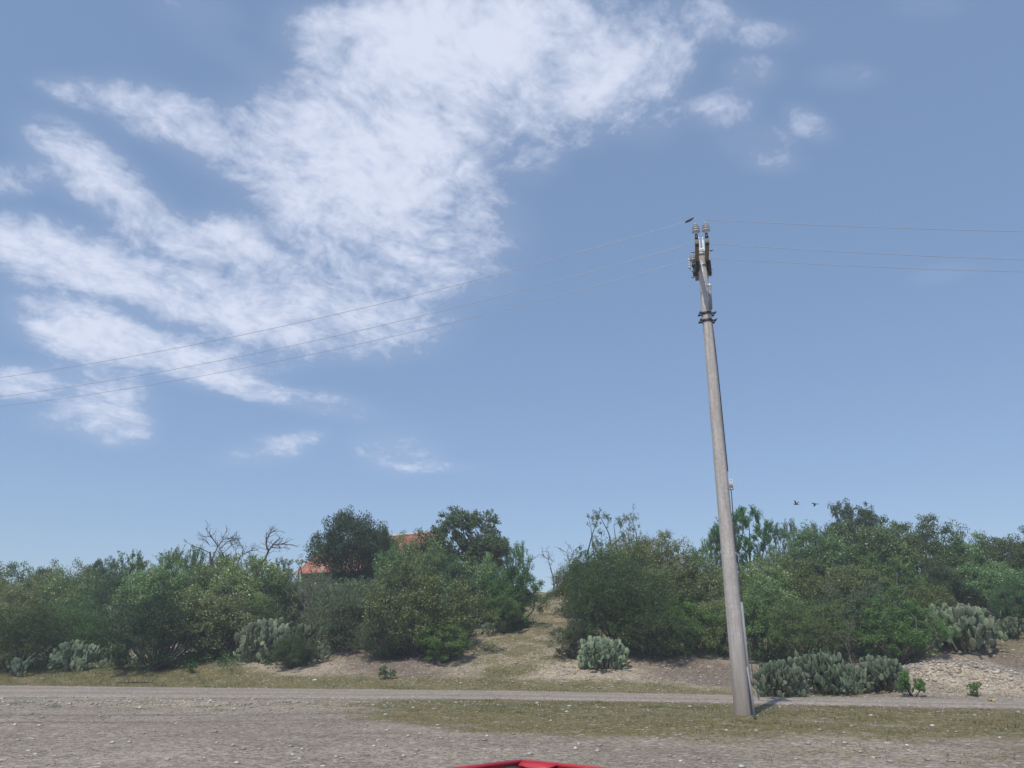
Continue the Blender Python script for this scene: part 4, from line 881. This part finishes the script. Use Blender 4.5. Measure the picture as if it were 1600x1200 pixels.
for s_ in (-1, 1):
    b.box((0, s_*hd, ez/2-.2), (hl*2-.1, .18, ez+.3)); 
    x = s_*(hl-.09)
    b.quad((x, -hd+.09, -.35), (x, hd-.09, -.35), (x, hd-.09, ez), (x, -hd+.09, ez)); b.add([(x, -hd+.09, ez), (x, hd-.09, ez), (x, 0, rz_-.08)], [(0, 1, 2, 2)])
b.build('wall', M['wall'], house)
b = MB(); nc = 110
for s_ in (-1, 1):                                    # corrugated sheets with real thickness
    for k in range(2):
        o_ = .0 if k == 0 else -.03
        V = []; 
        for i in range(nc+1):
            x = -hl-.35+(2*hl+.7)*i/nc; w_ = .022*math.sin(i*2.1)
            V += [(x, s_*(hd+.45), ez-.16+w_+o_), (x, 0, rz_+w_+o_)]
        b.add(V, [(2*i, 2*i+1, 2*i+3, 2*i+2) for i in range(nc)])
rf = b.build('roof', M['tin'], house)
b = MB(); b.tube([(-hl-.38, 0, rz_+.04), (0, 0, rz_+.05), (hl+.38, 0, rz_+.04)], .11, 6); b.build('ridge_cap', M['trim'], rf)
for s_ in (-1, 1):
  for e in (-1, 1):
    b = MB(); b.tube([(e*(hl+.37), s_*(hd+.46), ez-.17), (e*(hl+.37), 0, rz_-.01)], .07, 4); b.build('verge_trim', M['trim'], rf)
for x in (-2.6, 2.4):
    b = MB(); b.box((x, -hd-.10, ez*.55), (1.0, .05, .9)); w_ = b.build('window', M['win'], house)
    b = MB(); b.box((x, -hd-.12, ez*.55+.5), (1.2, .08, .09)); b.box((x, -hd-.12, ez*.55-.5), (1.2, .08, .09)); b.box((x-.55, -hd-.12, ez*.55), (.09, .08, .9)); b.box((x+.55, -hd-.12, ez*.55), (.09, .08, .9)); b.build('frame', M['trim'], w_)
b = MB(); b.box((0, -hd-.10, ez*.45), (.95, .06, 1.9)); b.build('door', M['win'], house)

# ------------------------------------------------------------------ two birds
def bird(px, py, Yd, yaw, flap, label):
    d = ray(px, py); p = d*(Yd/d[1]); mb = MB()
    mb.tube([(0, -.17, 0), (0, -.14, .006), (0, -.06, .0), (0, .03, -.002), (0, .10, .004), (0, .14, .012), (0, .17, .010), (0, .20, .004)], [.022, .02, .026, .042, .036, .024, .022, .003], 8)
    for s_ in (-1, 1):
        xs = [0.02, .12, .22, .33]; ch = [.12, .11, .085, .015]; zz_ = [.01, .01+.11*math.sin(flap), .01+.2*math.sin(flap), .01+.2*math.sin(flap)-.02]
        for up in (0, .008):
            V = []
            for a, cc, z in zip(xs, ch, zz_): V += [(s_*a*math.cos(flap*.5), .06-a*.10, z+up), (s_*a*math.cos(flap*.5), .06-a*.10-cc, z+up)]
            mb.add(V, [(2*i, 2*i+1, 2*i+3, 2*i+2) for i in range(3)])
    mb.quad((-.02, -.14, .003), (.02, -.14, .003), (.045, -.25, .0), (-.045, -.25, .0))
    o = mb.build('bird', M['birdm']); o.location = (p[0], p[1], p[2]+CAMZ); o.rotation_euler = (.2, .1, yaw); tag(o, label, 'bird', 'birds in flight')
M['birdm'] = simple('brown_feathers', (.10, .09, .085), .8, 0, .3, 20)
bird(1244, 788, 46, R(35), R(60), 'small brown bird in flight with raised wings, the left of the two')
bird(1273, 787, 46, R(75), R(-25), 'small dark bird in flight with lowered wings, the right of the two')

# ------------------------------------------------------------------ red open cart whose far corner shows at the bottom edge
m_, t_, b_ = mat('chipped_red_paint'); c_ = t_.nodes.new('ShaderNodeTexCoord'); n_ = t_.nodes.new('ShaderNodeTexNoise'); n_.inputs['Scale'].default_value = 14; n_.inputs['Detail'].default_value = 8; n_.inputs['Roughness'].default_value = .7; t_.links.new(c_.outputs['Object'], n_.inputs[0])
r_ = t_.nodes.new('ShaderNodeValToRGB'); t_.links.new(n_.outputs[0], r_.inputs[0]); e_ = r_.color_ramp.elements; e_[0].position = .25; e_[0].color = (.10, .035, .035, 1); e_[1].position = .72; e_[1].color = (.62, .16, .17, 1); k_ = e_.new(.36); k_.color = (.50, .032, .045, 1); k_ = e_.new(.62); k_.color = (.56, .05, .065, 1)
t_.links.new(r_.outputs[0], b_.inputs['Base Color']); b_.inputs['Roughness'].default_value = .45; M['red'] = m_
M['rubber'] = simple('tyre_rubber', (.03, .03, .03), .85); M['inner'] = simple('dark_inner_steel', (.16, .12, .115), .7, 0, .4, 12)  # inner: mottled dark grey-brown for the left panel and the floor
CY_ = 2.6; CX_ = x_at(815, CY_, .89); RIM = z_at(1186, CY_)
cart = empty('cart', (CX_, CY_, 0), 0); tag(cart, 'red painted open metal cart, only its far corner rim showing at the bottom edge', 'cart')
A_ = nrm(np.array([-.70, -.62, 0.])); B_ = nrm(np.array([.80, -.60, 0.])); la, lb, dp = .62, .95, .34; up = np.array([0, 0, 1.])
def slab(p, q, z0, z1, th, inn):
    p, q, inn = map(np.array, (p, q, inn)); m_ = MB(); V = []
    for r in (p, q, q+inn*th, p+inn*th): V += [r+up*z0, r+up*z1]
    m_.add(V, [(0,2,3,1),(2,4,5,3),(4,6,7,5),(6,0,1,7),(1,3,5,7),(0,6,4,2)]); return m_
O = np.zeros(3); zb = RIM-dp
for p, q, inn, mt in ((O, A_*la, B_, 'inner'), (O, B_*lb, A_, 'red'), (A_*la, A_*la+B_*lb, -A_, 'red'), (B_*lb, B_*lb+A_*la, -B_, 'red')):
    slab(p+nrm(q-p)*.006, q-nrm(q-p)*.006, zb, RIM-.012, .006, inn).build('side_panel', M[mt], cart)
slab(O+.0, B_*lb, zb-.006, zb, la, A_).build('floor_panel', M['inner'], cart)
for p, q in ((O, A_*la), (O, B_*lb), (A_*la, A_*la+B_*lb), (B_*lb, B_*lb+A_*la)):
    m2 = MB(); m2.tube([p+up*(RIM-.008), q+up*(RIM-.008)], .008, 8); m2.build('rim', M['red'], cart, True)
m2 = MB(); V = [O+up*(RIM-.004)+A_*.004+B_*.004, B_*.14+up*(RIM-.004)+A_*.01, A_*.035+B_*.10+up*(RIM-.02), A_*.03+B_*.015+up*(RIM-.012)]; m2.add(V+[v-up*.004 for v in V], [(0,1,2,3),(7,6,5,4),(0,4,5,1),(1,5,6,2),(2,6,7,3),(3,7,4,0)]); m2.build('corner_gusset', M['red'], cart)
for p in (B_*.2, B_*.2+A_*la):
    sgn = -1 if p is not None and np.allclose(p, B_*.2) else 1; c = p+A_*sgn*.07; m2 = MB(); wr = .24
    m2.lathe([(wr-.07, -.035), (wr-.02, -.04), (wr, -.02), (wr, .02), (wr-.02, .04), (wr-.07, .035)], (c[0], c[1], wr), 24, tuple(A_)); wl = m2.build('wheel', M['rubber'], cart, True)
    m2 = MB(); m2.lathe([(.02, -.03), (.15, -.012), (wr-.06, -.03), (wr-.06, .03), (.15, .012), (.02, .03)], (c[0], c[1], wr), 20, tuple(A_)); m2.build('rim_disc', M['steel'], wl, True)
m2 = MB(); m2.tube([B_*.2-A_*.1+up*.24, B_*.2+A_*(la+.1)+up*.24], .014, 8); 
for q in (.1, la-.1): m2.box(B_*.2+A_*q+up*((.24+zb)/2), (.03, .03, zb-.24))
m2.build('axle', M['darksteel'], cart)
for q in (.08, la-.08):
    m2 = MB(); m2.tube([B_*(lb-.05)+A_*q+up*zb, B_*(lb-.02)+A_*q+up*.0], .014, 8); m2.build('leg', M['darksteel'], cart)
m2 = MB(); m2.tube([B_*lb+A_*.08+up*(zb+.05), B_*(lb+.42)+A_*.1+up*(zb+.12), B_*(lb+.42)+A_*(la-.1)+up*(zb+.12), B_*lb+A_*(la-.08)+up*(zb+.05)], .014, 8); m2.build('handle', M['red'], cart)

# ------------------------------------------------------------------ even, pale haze added to lift the shadows like lens glare
me = bpy.data.meshes.new('haze'); x0, x1, y0, y1, z0, z1 = -950, 950, -120, 1600, -1.5, 14.
V = [(x, y, z) for x in (x0, x1) for y in (y0, y1) for z in (z0, z1)]
me.from_pydata(V, [], [(0,1,3,2),(4,6,7,5),(0,4,5,1),(2,3,7,6),(0,2,6,4),(1,5,7,3)]); me.update()
hm = bpy.data.materials.new('glare_haze'); hm.use_nodes = True; t = hm.node_tree; t.nodes.clear()
pv = t.nodes.new('ShaderNodeVolumePrincipled'); pv.inputs['Density'].default_value = HAZE; pv.inputs['Color'].default_value = (.86, .93, 1, 1); pv.inputs['Anisotropy'].default_value = 0
ou = t.nodes.new('ShaderNodeOutputMaterial'); t.links.new(pv.outputs[0], ou.inputs['Volume']); me.materials.append(hm)
tag(link('haze', me), 'thin haze added to lift the shadows like lens glare', 'haze', kind='stuff')
